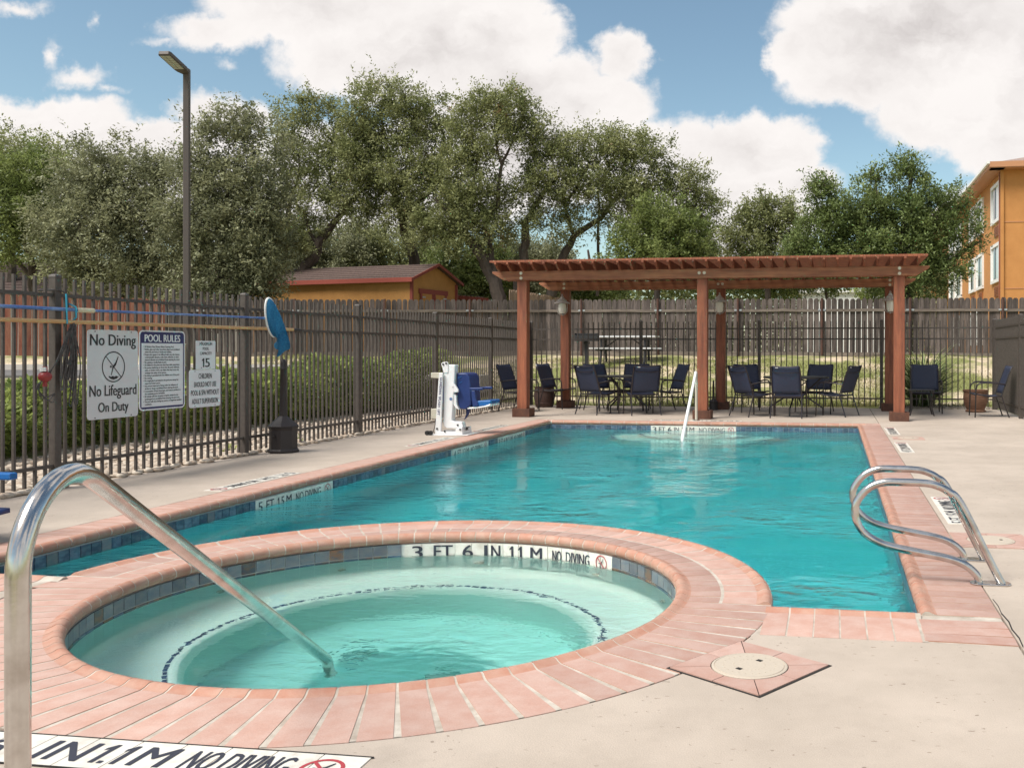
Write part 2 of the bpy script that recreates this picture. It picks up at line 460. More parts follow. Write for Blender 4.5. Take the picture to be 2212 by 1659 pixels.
class MB:
    def __init__(self):
        self.v, self.f, self.m, self.s = [], [], [], []

    def face(self, idx, mi=0, smooth=False):
        self.f.append(tuple(idx))
        self.m.append(mi)
        self.s.append(smooth)

    def box(self, c, size, rot=None, mi=0, taper=1.0):
        b = len(self.v)
        hx, hy, hz = size[0] / 2, size[1] / 2, size[2] / 2
        c = Vector(c)
        for z in (-1, 1):
            k = taper if z > 0 else 1
            for x, y in ((-1, -1), (1, -1), (1, 1), (-1, 1)):
                p = Vector((x * hx * k, y * hy * k, z * hz))
                if rot is not None:
                    p = rot @ p
                self.v.append(c + p)
        for q in ((0, 3, 2, 1), (4, 5, 6, 7), (0, 1, 5, 4), (1, 2, 6, 5), (2, 3, 7, 6), (3, 0, 4, 7)):
            self.face([b + i for i in q], mi)
        return self

    def beam(self, a, b, wd, ht, up=(0, 0, 1), mi=0):
        a, b = Vector(a), Vector(b)
        d = b - a
        L = d.length
        d.normalize()
        up = Vector(up)
        s = d.cross(up)
        if s.length < 1e-6:
            s = d.cross(Vector((1, 0, 0)))
        s.normalize()
        u = s.cross(d)
        rot = Matrix((d, s, u)).transposed()
        return self.box((a + b) / 2, (L, wd, ht), rot, mi)

    def tube(self, pts, rad, n=8, mi=0, caps=True, smooth=True, flat=1.0):
        pts = [Vector(p) for p in pts]
        if not hasattr(rad, '__len__'):
            rad = [rad] * len(pts)
        b = len(self.v)
        prev = None
        for i, p in enumerate(pts):
            t = (pts[min(i + 1, len(pts) - 1)] - pts[max(i - 1, 0)])
            t.normalize()
            if prev is None:
                u = t.orthogonal().normalized()
            else:
                u = prev - t * prev.dot(t)
                if u.length < 1e-6:
                    u = t.orthogonal()
                u.normalize()
            prev = u
            w_ = t.cross(u)
            for k in range(n):
                a = 2 * PI * k / n
                self.v.append(p + (u * math.cos(a) + w_ * math.sin(a) * flat) * rad[i])
        for i in range(len(pts) - 1):
            for k in range(n):
                k2 = (k + 1) % n
                self.face([b + i * n + k, b + i * n + k2, b + (i + 1) * n + k2, b + (i + 1) * n + k], mi, smooth)
        if caps:
            self.face([b + k for k in reversed(range(n))], mi)
            e = b + (len(pts) - 1) * n
            self.face([e + k for k in range(n)], mi)
        return self

    def lathe(self, prof, c=(0, 0, 0), n=24, mi=0, smooth=True, phase=0.0):
        """prof: list of (r, z)"""
        b = len(self.v)
        c = Vector(c)
        for r, z in prof:
            for k in range(n):
                a = 2 * PI * k / n + phase
                self.v.append(c + Vector((r * math.cos(a), r * math.sin(a), z)))
        for i in range(len(prof) - 1):
            for k in range(n):
                k2 = (k + 1) % n
                self.face([b + i * n + k, b + i * n + k2, b + (i + 1) * n + k2, b + (i + 1) * n + k], mi, smooth)
        if prof[0][0] > 1e-4:
            self.face([b + k for k in reversed(range(n))], mi)
        if prof[-1][0] > 1e-4:
            e = b + (len(prof) - 1) * n
            self.face([e + k for k in range(n)], mi)
        return self

    def prism(self, poly, axis_fn, h0, h1, mi=0, smooth=False):
        """poly: list of 2D points; axis_fn(a, b, h) -> 3D"""
        b = len(self.v)
        n = len(poly)
        for h in (h0, h1):
            for p in poly:
                self.v.append(Vector(axis_fn(p[0], p[1], h)))
        self.face([b + k for k in reversed(range(n))], mi)
        self.face([b + n + k for k in range(n)], mi)
        for k in range(n):
            k2 = (k + 1) % n
            self.face([b + k, b + k2, b + n + k2, b + n + k], mi, smooth)
        return self

    def ball(self, c, r, n=10, mi=0, sz=1.0):
        prof = [(r * math.sin(PI * i / n), -r * sz * math.cos(PI * i / n)) for i in range(n + 1)]
        prof[0] = (0.0, prof[0][1])
        prof[-1] = (0.0, prof[-1][1])
        return self.lathe(prof, c, n * 2, mi)

    def grid(self, fn, nu, nv, mi=0, smooth=True):
        b = len(self.v)
        for i in range(nu + 1):
            for j in range(nv + 1):
                self.v.append(Vector(fn(i / nu, j / nv)))
        for i in range(nu):
            for j in range(nv):
                q = b + i * (nv + 1) + j
                self.face([q, q + nv + 1, q + nv + 2, q + 1], mi, smooth)
        return self

    def mesh(self, name, off=None):
        me = bpy.data.meshes.new(name)
        vs = [(v - off) if off is not None else v for v in self.v]
        me.from_pydata([tuple(v) for v in vs], [], self.f)
        me.polygons.foreach_set('material_index', self.m)
        me.polygons.foreach_set('use_smooth', self.s)
        me.update()
        if any(self.s):
            me.set_sharp_from_angle(angle=R(42))
        return me


def tag(o, label=None, cat=None, group=None, kind=None):
    if label:
        o['label'] = label
    if cat:
        o['category'] = cat
    if group:
        o['group'] = group
    if kind:
        o['kind'] = kind
    return o


def empty(name, loc, label=None, cat=None, group=None, kind=None, rz=0.0):
    o = bpy.data.objects.new(name, None)
    COL.objects.link(o)
    o.location = loc
    o.rotation_euler = (0, 0, rz)
    o.empty_display_size = 0.1
    return tag(o, label, cat, group, kind)


def inst(name, me, parent=None, loc=(0, 0, 0), rz=0.0, rot=None, scale=None):
    o = bpy.data.objects.new(name, me)
    COL.objects.link(o)
    o.parent = parent
    o.location = loc
    o.rotation_euler = rot if rot is not None else (0, 0, rz)
    if scale:
        o.scale = scale
    return o


def base_of(parent):
    v = Vector((0, 0, 0))
    while parent is not None:
        v += Vector(parent.location)
        parent = parent.parent
    return v


def part(name, mb, mats, parent=None, world=False, loc=None, bevel=0.0, **kw):
    """one mesh object; world=True: the builder's coordinates are world coordinates"""
    off = None
    L = Vector((0, 0, 0))
    if world:
        if parent is not None:
            off = base_of(parent)
        elif loc is not None:
            off = Vector(loc)
            L = off
    me = mb.mesh(name, off)
    for m_ in (mats if isinstance(mats, (list, tuple)) else [mats]):
        me.materials.append(M[m_])
    o = bpy.data.objects.new(name, me)
    COL.objects.link(o)
    o.parent = parent
    o.location = L if loc is None or world else loc
    if bevel:
        bv = o.modifiers.new('bevel', 'BEVEL')
        bv.width = bevel
        bv.segments = 2
        bv.limit_method = 'ANGLE'
    return tag(o, kw.get('label'), kw.get('cat'), kw.get('group'), kw.get('kind'))


def mesh_of(name, mb, mats):
    me = mb.mesh(name)
    for m_ in (mats if isinstance(mats, (list, tuple)) else [mats]):
        me.materials.append(M[m_])
    return me


def np_mesh(name, verts, quads, mats, smooth=False):
    me = bpy.data.meshes.new(name)
    nv, nf = len(verts), len(quads)
    k = quads.shape[1]
    me.vertices.add(nv)
    me.vertices.foreach_set('co', np.ascontiguousarray(verts, dtype=np.float32).ravel())
    me.loops.add(nf * k)
    me.loops.foreach_set('vertex_index', np.ascontiguousarray(quads, dtype=np.int32).ravel())
    me.polygons.add(nf)
    me.polygons.foreach_set('loop_start', np.arange(0, nf * k, k, dtype=np.int32))
    me.polygons.foreach_set('loop_total', np.full(nf, k, dtype=np.int32))
    me.update(calc_edges=True)
    for m_ in (mats if isinstance(mats, (list, tuple)) else [mats]):
        me.materials.append(M[m_])
    return me


def children(o):
    return [c for c in o.children]


def copy_tree(o, parent=None):
    c = o.copy()
    COL.objects.link(c)
    c.parent = parent
    for ch in children(o):
        copy_tree(ch, c)
    return c


def one_glyph(x, h):
    return [(x + .13 * h, 0), (x + .29 * h, 0), (x + .29 * h, h), (x + .17 * h, h), (x, .80 * h), (x, .66 * h), (x + .13 * h, .76 * h)]


def number_mesh(name, body, width, height, matn):
    """numbers with a flagged 1, as on the tiles: other characters come from the font"""
    wid = {'1': .40, '.': .26, '5': .62, '2': .62}
    tot = sum(wid[c] for c in body) - .08
    k = width / tot
    vv, ff = [], []
    x = -width / 2
    for c in body:
        if c == '1':
            pts = [(x + px / .40 * .40 * k, py * height) for px, py in one_glyph(0, 1)]
            ff.append(tuple(range(len(vv), len(vv) + len(pts))))
            vv += [(a, b - height / 2, 0.0) for a, b in pts]
        else:
            w_ = (wid[c] - .10) * k
            if c == '.':
                s_ = min(.13 * height, .16 * k)
                me = None
                q = [(x, -height / 2), (x + s_, -height / 2), (x + s_, -height / 2 + .13 * height), (x, -height / 2 + .13 * height)]
                ff.append(tuple(range(len(vv), len(vv) + 4)))
                vv += [(a, b, 0.0) for a, b in q]
            else:
                me = text_mesh('glyph', c, w_, height, matn, .02, 0)
                o_ = len(vv)
                vv += [(v.co.x + x + w_ / 2, v.co.y, v.co.z) for v in me.vertices]
                ff += [tuple(i + o_ for i in p.vertices) for p in me.polygons]
                bpy.data.meshes.remove(me)
        x += wid[c] * k
    me = bpy.data.meshes.new(name)
    me.from_pydata(vv, [], ff)
    me.materials.append(M[matn])
    me.update()
    return me


_font_cache = {}


def text_mesh(name, body, width, height, mi_mat, bold=0.0, thick=0.0, align='C', leading=1.0, fit=True):
    """lettering as a thin mesh in the xy plane, fitted into width x height, centred on the origin"""
    if '1' in body and len(body) < 4:
        me = number_mesh(name, body, width, height, mi_mat)
        for v in me.vertices:
            v.co.z += thick
        return me
    cu = bpy.data.curves.new(name, 'FONT')
    cu.body = body
    cu.size = 1
    cu.resolution_u = 3
    cu.space_line = leading
    cu.align_x = 'CENTER' if align == 'C' else 'LEFT'
    cu.extrude = 0.0
    cu.fill_mode = 'FRONT'
    ob = bpy.data.objects.new(name, cu)
    COL.objects.link(ob)
    dg = bpy.context.evaluated_depsgraph_get()
    dg.update()
    me = bpy.data.meshes.new_from_object(ob.evaluated_get(dg))
    bpy.data.objects.remove(ob)
    bpy.data.curves.remove(cu)
    n = len(me.vertices)
    co = np.empty(n * 3, dtype=np.float32)
    me.vertices.foreach_get('co', co)
    co = co.reshape(-1, 3)
    mn, mx = co.min(0), co.max(0)
    sx = width / max(mx[0] - mn[0], 1e-6)
    sy = height / max(mx[1] - mn[1], 1e-6)
    co[:, 0] = (co[:, 0] - (mn[0] + mx[0]) / 2) * sx
    co[:, 1] = (co[:, 1] - (mn[1] + mx[1]) / 2) * sy
    co[:, 2] = thick
    polys = [tuple(p.vertices) for p in me.polygons]
    lines = body.count('\n') + 1
    b = bold * height / lines * 1.3
    vv, ff = [], []
    for k, sh in enumerate((0.0, -b, b) if bold > 0 else (0.0,)):
        q = co.copy()
        q[:, 0] += sh
        q[:, 2] += k * .00025
        ff += [tuple(i + len(vv) for i in p) for p in polys]
        vv += [tuple(map(float, r)) for r in q]
    bpy.data.meshes.remove(me)
    me = bpy.data.meshes.new(name)
    me.from_pydata(vv, [], ff)
    me.materials.append(M[mi_mat])
    me.update()
    return me


def place(name, me, parent, origin, xdir, ydir, **kw):
    """put a mesh drawn in its xy plane onto a surface: origin is a world point"""
    x = Vector(xdir).normalized()
    y = Vector(ydir).normalized()
    z = x.cross(y)
    o = bpy.data.objects.new(name, me)
    COL.objects.link(o)
    o.parent = parent
    mw = Matrix.Translation(Vector(origin) - base_of(parent)) @ Matrix((x, y, z)).transposed().to_4x4()
    o.matrix_basis = mw
    return tag(o, kw.get('label'), kw.get('cat'), kw.get('group'), kw.get('kind'))

# ------------------------------------------------------------------ dimensions of the pool area (metres)
X0, X1, Y0, Y1 = -4.80, 0.39, 4.38, 15.50          # pool, inside the coping lips
OX0, OX1, OY0, OY1 = -5.16, 0.75, 3.97, 15.86      # outer edge of the coping
SX, SY, RI, RO = -2.168, 4.425, 1.40, 1.88         # spa
WATER = -0.13
FX, FY, FR = -6.70, 20.05, 3.28                    # metal fences: left, back, right


def smooth(t):
    t = max(0.0, min(1.0, t))
    return t * t * (3 - 2 * t)


def fence_depth(Xc):
    """distance of the long wooden fence, in the direction the camera faces"""
    if Xc < -4.33:
        return 24.5 + (Xc + 18.6) / 14.27 * 4.5
    return 29.0 - (Xc + 4.33) / 14.45 * 4.0


def terrain(X, Y):
    Xc, D = X * CA + Y * SA, -X * SA + Y * CA
    inside = X > -6.72 and X < 3.36 and Y < 20.02
    if inside:
        return -1.8 if (X > -6.6 and X < 3.2 and Y < 19.9) else -0.06
    hl = 0.75 * smooth((-7.0 - X - 0.8) / 6.0)
    fd = fence_depth(max(-30, min(30, Xc)))
    q = (D - 20.9) / (fd - 21.0)
    hb = 1.09 * smooth(min(1, max(0, q))) if q < 1 else 1.09
    if X < 3.3 and Y < 20.2 and X > -7:
        hb = 0
    bump = 0.03 * math.sin(X * 1.7 + Y * 0.6) * smooth(q * 2) if q < 1 else 0
    return max(hl, hb) - 0.03 + bump


# ------------------------------------------------------------------ terrain
gx = np.unique(np.concatenate([np.linspace(-600, -60, 12), np.linspace(-60, -24, 13), np.linspace(-24, 14, 153), np.linspace(14, 60, 16), np.linspace(60, 600, 12),
                               [-6.72, -6.60, 3.2, 3.36]]))
gy = np.unique(np.concatenate([np.linspace(-200, -6, 8), np.linspace(-6, 34, 161), np.linspace(34, 80, 16), np.linspace(80, 900, 14), [19.9, 20.02]]))
verts = np.array([(x, y, terrain(x, y)) for x in gx for y in gy])
ny = len(gy)
quads = np.array([(i * ny + j, (i + 1) * ny + j, (i + 1) * ny + j + 1, i * ny + j + 1) for i in range(len(gx) - 1) for j in range(ny - 1)])
me = np_mesh('ground', verts, quads, 'grass_ground')
me.polygons.foreach_set('use_smooth', [True] * len(quads))
tag(inst('ground', me), 'patchy dry lawn rising behind the pool enclosure', kind='structure')

# car park behind the hedge
mb = MB()
pts = [cw(-42, 15.0), cw(-8.6, 17.0), cw(-8.6, 22.2), cw(-42, 21.6)]
mb.prism([(p.x, p.y) for p in pts], lambda a, b, h: (a, b, h), 0.55, 0.765)
part('car_park', mb, 'asphalt', kind='structure', label='grey asphalt drive beyond the hedge')
mb = MB()
mb.beam(cw(-42, 21.68, 0.80), cw(-8.5, 22.28, 0.80), 0.16, 0.18)
mb.beam(cw(-8.52, 16.9, 0.80), cw(-8.52, 22.2, 0.80), 0.16, 0.18)
part('kerb', mb, 'kerb', kind='structure', label='pale concrete kerb along the drive')
mb = MB()
mb.prism([(p.x, p.y) for p in (cw(-8.2, 21.2), cw(-4.9, 22.4), cw(-4.9, 23.3), cw(-8.2, 23.0))], lambda a, b, h: (a, b, h), 0.2, 0.62)
part('pavement', mb, 'kerb', kind='structure', label='pale strip of pavement beyond the hedge')

# ------------------------------------------------------------------ deck slabs
deck = empty('pool_deck', (0, 0, 0), 'pale brushed concrete deck around pool and spa', kind='structure')


def slab(poly, h=0.10):
    mb = MB()
    mb.prism(poly, lambda a, b, z: (a, b, z), -h, 0.0)
    return part('slab', mb, 'concrete', deck, bevel=0.004)


G_ = 0.005
for ya, yb in ((4.06, 9.9), (9.9, 13.4), (13.4, 15.87)):
    slab([(-6.78, ya + G_), (OX0 - .006, ya + G_), (OX0 - .006, yb - G_), (-6.78, yb - G_)])
for ya, yb in ((3.965, 8.8), (8.8, 12.9), (12.9, 15.87)):
    slab([(OX1 + .006, ya + G_), (3.42, ya + G_), (3.42, yb - G_), (OX1 + .006, yb - G_)])
for xa, xb in ((-6.78, -5.16), (-5.16, -2.3), (-2.3, 0.75), (0.75, 3.42)):
    for ya, yb in ((15.87, 18.1), (18.1, 20.07)):
        slab([(xa + G_, ya + G_), (xb - G_, ya + G_), (xb - G_, yb - G_), (xa + G_, yb - G_)])
slab([(OX1 + .006, -3), (6.5, -3), (6.5, 3.955), (OX1 + .006, 3.955)])
slab([(3.425, 3.965), (6.5, 3.965), (6.5, 9), (3.425, 9)])
RD = RO + 0.009
a0 = math.asin((OY0 - 0.008 - SY) / RD)
a1 = -PI - math.asin((4.045 - SY) / RD)
arc = [(SX + RD * math.cos(a0 + (a1 - a0) * i / 90), SY + RD * math.sin(a0 + (a1 - a0) * i / 90)) for i in range(91)]
slab([(OX1 - .004, -3), (OX1 - .004, OY0 - .008)] + arc + [(-6.78, 4.045), (-6.78, -3)])

# ------------------------------------------------------------------ pool and spa shells
pool = empty('swimming_pool', (0, 0, 0), 'rectangular turquoise swimming pool with brick coping', kind='structure')
mb = MB()
zt, zb, th = -0.055, -1.38, 0.2
wl = 0.022                                        # the wall stands back under the lip
mb.box(((X0 - wl - th / 2), (Y0 + Y1) / 2, (zt + zb) / 2), (th, Y1 - Y0 + 2 * wl + 0.4, zt - zb))
mb.box(((X1 + wl + th / 2), (Y0 + Y1) / 2, (zt + zb) / 2), (th, Y1 - Y0 + 2 * wl + 0.4, zt - zb))
mb.box(((X0 + X1) / 2, Y1 + wl + th / 2, (zt + zb) / 2), (X1 - X0 + 2 * wl, th, zt - zb))
mb.box(((-0.31 + X1 + wl) / 2, Y0 - wl - th / 2, (zt + zb) / 2), (X1 + wl + 0.31, th, zt - zb))
mb.box(((X0 - wl - 4.02) / 2, Y0 - wl - th / 2, (zt + zb) / 2), (-4.02 - X0 + wl, th, zt - zb))
part('pool_wall', mb, 'plaster_pool', pool)
mb = MB()
mb.box(((X0 + X1) / 2, (Y0 + Y1) / 2, zb - 0.05), (X1 - X0 + .5, Y1 - Y0 + .5, 0.1))
part('pool_floor', mb, 'plaster_pool', pool)
# semicircular steps at the far end
for k, (r_, z_) in enumerate(((0.50, -0.38), (0.95, -0.63), (1.42, -0.88))):
    mb = MB()
    n = 40
    cxs = -2.3
    yy = Y1 + wl
    poly = [(cxs - r_ * math.cos(PI * i / n), yy - r_ * math.sin(PI * i / n)) for i in range(n + 1)]
    mb.prism(poly[::-1], lambda a, b, h: (a, b, h), zb, z_ - 0.001 * k, smooth=False)
    st = part('step', mb, 'plaster_spa', pool)
    mb = MB()
    for i in range(n * 2):
        a = PI * (i + .08) / (2 * n), PI * (i + .92) / (2 * n)
        pp = [(cxs - q * math.cos(t), yy - q * math.sin(t)) for q, t in ((r_ - .01, a[0]), (r_ - .01, a[1]), (r_ - .05, a[1]), (r_ - .05, a[0]))]
        mb.prism(pp, lambda u, v, h: (u, v, h), z_ - .01, z_ + .004)
    part('edge_tile', mb, 'step_line', st, kind='stuff')
for k, yy in enumerate((5.6,)):
    mb = MB()
    mb.box((X1 + wl - .004, yy, -.32), (.012, .045, .22))
    part('ladder_step_slot', mb, 'tile_white', pool)
# water
nA = 60
aL = PI - math.asin((Y0 - SY) / 1.866)
aR = math.asin((Y0 - SY) / 1.866)
bite = [(SX + 1.866 * math.cos(aL + (aR - aL) * i / nA), SY + 1.866 * math.sin(aL + (aR - aL) * i / nA)) for i in range(nA + 1)]
e_ = wl - .008
poly = [(X0 - e_, Y0 - e_)] + [(bite[0][0], Y0 - e_)] + bite + [(bite[-1][0], Y0 - e_), (X1 + e_, Y0 - e_), (X1 + e_, Y1 + e_), (X0 - e_, Y1 + e_)]
mb = MB()
mb.prism(poly, lambda a, b, h: (a, b, h), zb + 0.01, WATER, mi=1)
mb.m[1] = 0
part('pool_water', mb, ['pool_water', 'pool_water_side'], kind='structure', label='turquoise pool water with small ripples')

spa = empty('spa_pool', (0, 0, 0), 'round raised-edge spa set into the near end of the pool', kind='structure')
mb = MB()
prof = [(1.84, -0.05), (1.86, -0.06), (1.86, -1.38)]
mb.lathe(prof, (SX, SY, 0), 96, 0)
mb.f = [f for f in mb.f if len(f) == 4]
mb.m = mb.m[:len(mb.f)]
mb.s = mb.s[:len(mb.f)]
part('spa_outer_wall', mb, 'plaster_pool', spa)
mb = MB()
prof = [(1.60, -0.055), (RI + .022, -0.055), (RI + .022, -0.22), (RI + .022, -0.46), (RI, -.52), (1.36, -0.55), (1.30, -0.56), (1.0, -0.56)]
mb.lathe(prof, (SX, SY, 0), 96, 0)
mb.f = [f for f in mb.f if len(f) == 4]
mb.m = mb.m[:len(mb.f)]
mb.s = mb.s[:len(mb.f)]
part('spa_bench', mb, 'plaster_spa', spa)
mb = MB()
prof = [(1.0, -0.56), (.985, -0.565), (.975, -0.58), (0.955, -0.66), (0.95, -1.05), (0.90, -1.09), (0.0, -1.10)]
mb.lathe(prof, (SX, SY, 0), 96, 0)
mb.f = [f for f in mb.f if len(f) == 4]
mb.m = [0 if (i // 96) < 3 else 1 for i in range(len(mb.f))]
mb.s = mb.s[:len(mb.f)]
part('spa_well', mb, ['plaster_spa', 'spa_deep'], spa)
tile_b = MB()
tile_b.box((0, 0, 0), (.020, .040, .008))
bt = mesh_of('edge_tile', tile_b, 'step_line')
for i in range(120):
    a = 2 * PI * (i + RNG.uniform(-.08, .08)) / 120
    o = inst('edge_tile', bt, spa, (SX + 1.03 * math.cos(a), SY + 1.03 * math.sin(a), -.558), a)
for j, (x, y) in enumerate(((.20, .05), (-.38, .30))):
    mb = MB()
    mb.lathe([(.10, 0), (.10, .015), (.07, .03), (0, .034)], (SX + x, SY + y, -1.10), 20)
    part('drain_cover', mb, 'drain', spa)
for a in (95, 60, 130, 160, 30):
    mb = MB()
    mb.lathe([(.028, 0), (.028, .012), (.012, .012), (.010, .002), (0, .002)], (0, 0, 0), 14)
    o = part('jet_nozzle', mb, 'beige_plastic', spa)
    o.location = (SX + 1.42 * math.cos(R(a)), SY + 1.42 * math.sin(R(a)), -.36)
    o.rotation_euler = (0, R(-88), R(a))
mb = MB()
circ = [(SX + 1.418 * math.cos(2 * PI * i / 96), SY + 1.418 * math.sin(2 * PI * i / 96)) for i in range(96)]
mb.prism(circ, lambda a, b, h: (a, b, h), -1.095, WATER, mi=1)
mb.m[1] = 0
part('spa_water', mb, ['spa_water', 'spa_water_side'], kind='structure', label='pale green spa water stirred by jets')

# ------------------------------------------------------------------ coping bricks
def brick_mesh(L, w_, lip=True, flare=0.0):
    mb = MB()
    if lip:
        pr = [(0, -.05), (0, -.003), (.004, 0), (L - .078, 0), (L - .060, .005), (L - .042, .014), (L - .024, .014), (L - .008, .003),
              (L, -.014), (L - .003, -.034), (L - .02, -.05)]
    else:
        pr = [(0, -.05), (0, -.003), (.004, 0), (L - .004, 0), (L, -.003), (L, -.05)]
    n = len(pr)
    for sgn in (-1, 1):
        for x, z in pr:
            mb.v.append(Vector((x, sgn * (w_ / 2 + flare * (1 - x / L)), z)))
    for i in range(n - 1):
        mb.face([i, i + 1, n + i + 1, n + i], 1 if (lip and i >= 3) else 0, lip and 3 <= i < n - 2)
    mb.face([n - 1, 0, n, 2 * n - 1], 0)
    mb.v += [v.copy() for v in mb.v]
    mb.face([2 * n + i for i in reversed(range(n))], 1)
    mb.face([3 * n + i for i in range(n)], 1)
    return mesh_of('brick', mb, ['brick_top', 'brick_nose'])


coping = empty('pool_coping', (0, 0, 0), 'salmon brick coping with rounded lip round the pool', kind='structure')
CWs = X0 - OX0
bm = [brick_mesh(CWs + d, .112 - .009 + e) for d, e in ((0, 0), (.002, -.002), (-.001, .001))]
def jit():
    return RNG.uniform(-.0007, .0007)
y = Y0 + .056
while y < Y1 - .03:
    inst('brick', bm[RNG.integers(3)], coping, (OX0 + jit(), y, jit()), jit())
    inst('brick', bm[RNG.integers(3)], coping, (OX1 + jit(), y, jit()), PI + jit())
    y += .112
bf = brick_mesh(CWs, .205)
x = X0 + .02
while x < X1 + .02:
    inst('brick', bf, coping, (x + .10, OY1, jit()), -PI / 2)
    x += .2125
bn = brick_mesh(Y0 - OY0, .106)
x = -.30 + .045
while x < X1 + .02:
    inst('brick', bn, coping, (x + jit(), OY0, jit()), PI / 2 + jit())
    x += .1135
bnl = brick_mesh(Y0 - 4.05, .106)
x = X0 - .05
while x < -4.06:
    inst('brick', bnl, coping, (x + jit(), 4.05, jit()), PI / 2 + jit())
    x += .1135
flat = brick_mesh(CWs + .012, .106, False)
for k in range(3):
    inst('brick', flat, coping, (OX1, OY0 + .058 + k * .118, jit()), PI + R(2 * k - 2))
for k in range(2):
    inst('brick', flat, coping, (OX0, 4.05 + .058 + k * .118, jit()), 0)
for xx, s in ((OX0, 1), (OX1 - .34, 1)):
    for k in range(3):
        inst('brick', brick_mesh(.36, .106, False), coping, (xx + .06 + k * .116, OY1, jit()), -PI / 2)


def nose_profile(L, s=.0018):
    return [(s, -.052), (s, -s), (L - .078, -s), (L - .060, .005 - s), (L - .042, .014 - s), (L - .024, .014 - s), (L - .010, .002 - s), (L - s, -.014), (L - .003 - s, -.034), (L - .02 - s, -.05)]


def grout_run(mb, a, b, inward, L):
    a, b, inward = Vector(a), Vector(b), Vector(inward)
    pr = nose_profile(L)
    q = len(mb.v)
    for p in (a, b):
        for x, z in pr:
            mb.v.append(p + inward * x + Vector((0, 0, z)))
    n = len(pr)
    for i in range(n):
        i2 = (i + 1) % n
        mb.face([q + i, q + i2, q + n + i2, q + n + i])
    mb.face([q + i for i in range(n)])
    mb.face([q + n + i for i in reversed(range(n))])


mb = MB()
grout_run(mb, (OX0, Y0, 0), (OX0, Y1, 0), (1, 0, 0), CWs)
grout_run(mb, (OX1, Y0, 0), (OX1, Y1, 0), (-1, 0, 0), CWs)
grout_run(mb, (X0, OY1, 0), (X1, OY1, 0), (0, -1, 0), OY1 - Y1)
grout_run(mb, (-.295, OY0, 0), (X1, OY0, 0), (0, 1, 0), Y0 - OY0)
grout_run(mb, (X0, 4.05, 0), (-4.0, 4.05, 0), (0, 1, 0), Y0 - 4.05)
for xa, xb, ya, yb in ((OX0 + .003, X0, 4.053, Y0), (X1, OX1 - .003, OY0 + .003, Y0), (OX0 + .003, X0, Y1, OY1 - .003), (X1, OX1 - .003, Y1, OY1 - .003)):
    mb.box(((xa + xb) / 2, (ya + yb) / 2, -.030), (xb - xa - .001, yb - ya - .001, .052))
mb.box((-.36, (3.955 + Y0 - .03) / 2, -.030), (.16, Y0 - .03 - 3.955, .0495))
part('grout_bed', mb, 'grout', coping)

scope = empty('spa_coping', (SX, SY, 0), 'ring of salmon coping bricks with pale joints round the spa', kind='structure')
N = 90
wi = 2 * PI * RI / N
full = [brick_mesh(RO - RI, wi - .007 + g, True, .0078 + f) for f, g in ((0, 0), (.002, -.001), (-.002, .001))]
inner = [brick_mesh(.228, wi - .007, True, .0045 + f) for f in (0, .0015, -.0015)]
wo_ = 2 * PI * RO / N
outer = [brick_mesh(.242, wo_ - .009 + g, True, -.0085 + f) for f, g in ((0, 0), (.001, -.002), (-.001, .001))]
for i in range(N):
    a = 2 * PI * (i + .5) / N
    ca, sa = math.cos(a), math.sin(a)
    dead = math.degrees(a)
    if 0 < dead < 180:
        inst('brick', inner[RNG.integers(3)], scope, ((RI + .228) * ca, (RI + .228) * sa, jit()), a + PI)
        n2 = a + jit() * 6
        inst('brick', outer[RNG.integers(3)], scope, ((RO - .240) * math.cos(n2), (RO - .240) * math.sin(n2), jit() - .001), a)
    else:
        inst('brick', full[RNG.integers(3)], scope, (RO * ca, RO * sa, jit()), a + PI + jit() * 3)
mb = MB()
n = 120
pr = [(RI + (RO - RI) - x, z) for x, z in nose_profile(RO - RI)]
mb.lathe(pr, (0, 0, 0), n)
mb.f = [f for f in mb.f if len(f) == 4]
mb.m = mb.m[:len(mb.f)]
mb.s = [False] * len(mb.f)
part('grout_bed', mb, 'grout', scope)
mb = MB()
pr = [(RO - .240 + x, z - .0014) for x, z in nose_profile(.242)]
b0_ = len(mb.v)
for i in range(81):
    a = R(1 + 178 * i / 80)
    for r_, z_ in pr[1:]:
        mb.v.append(Vector((r_ * math.cos(a), r_ * math.sin(a), z_)))
k_ = len(pr) - 1
for i in range(80):
    for j in range(k_ - 1):
        mb.face([b0_ + i * k_ + j, b0_ + i * k_ + j + 1, b0_ + (i + 1) * k_ + j + 1, b0_ + (i + 1) * k_ + j])
part('grout_lip', mb, 'grout', scope)

# ------------------------------------------------------------------ waterline tiles
TW = .0885
tb = MB()
tb.box((0, 0, 0), (TW - .007, .012, .082))
tp = mesh_of('tile', tb, 'tile_blue')
tp2 = mesh_of('tile', tb, 'tile_slate')
tb2 = MB()
tb2.box((0, 0, 0), (TW - .007, .012, .076))
tr_ = mesh_of('tile', tb2, 'tile_rust')
tb3 = MB()
tb3.box((0, 0, 0), (.155 - .006, .012, .085))
MARKS = {}
mb = MB()
mb.box((X0 - .021, (Y0 + Y1) / 2, -.115), (.006, Y1 - Y0 + .03, .118))
mb.box(((X0 + X1) / 2, Y1 + .021, -.115), (X1 - X0 + .03, .006, .118))
mb.box((X1 + .021, (Y0 + Y1) / 2, -.115), (.006, Y1 - Y0 + .03, .118))
part('tile_grout', mb, 'grout_white', pool)
marks_left = ((7.20, 8.42), (11.33, 12.55), (12.95, 14.17))
far_mark = (-3.05, -1.60)
y = Y0 + TW / 2
while y < Y1:
    if not any(a - .02 < y < b + .02 for a, b in marks_left):
        inst('tile', tp if RNG.random() < .8 else tp2, pool, (X0 - .014, y, -.099), PI / 2)
    y += TW
x = X0 + TW / 2
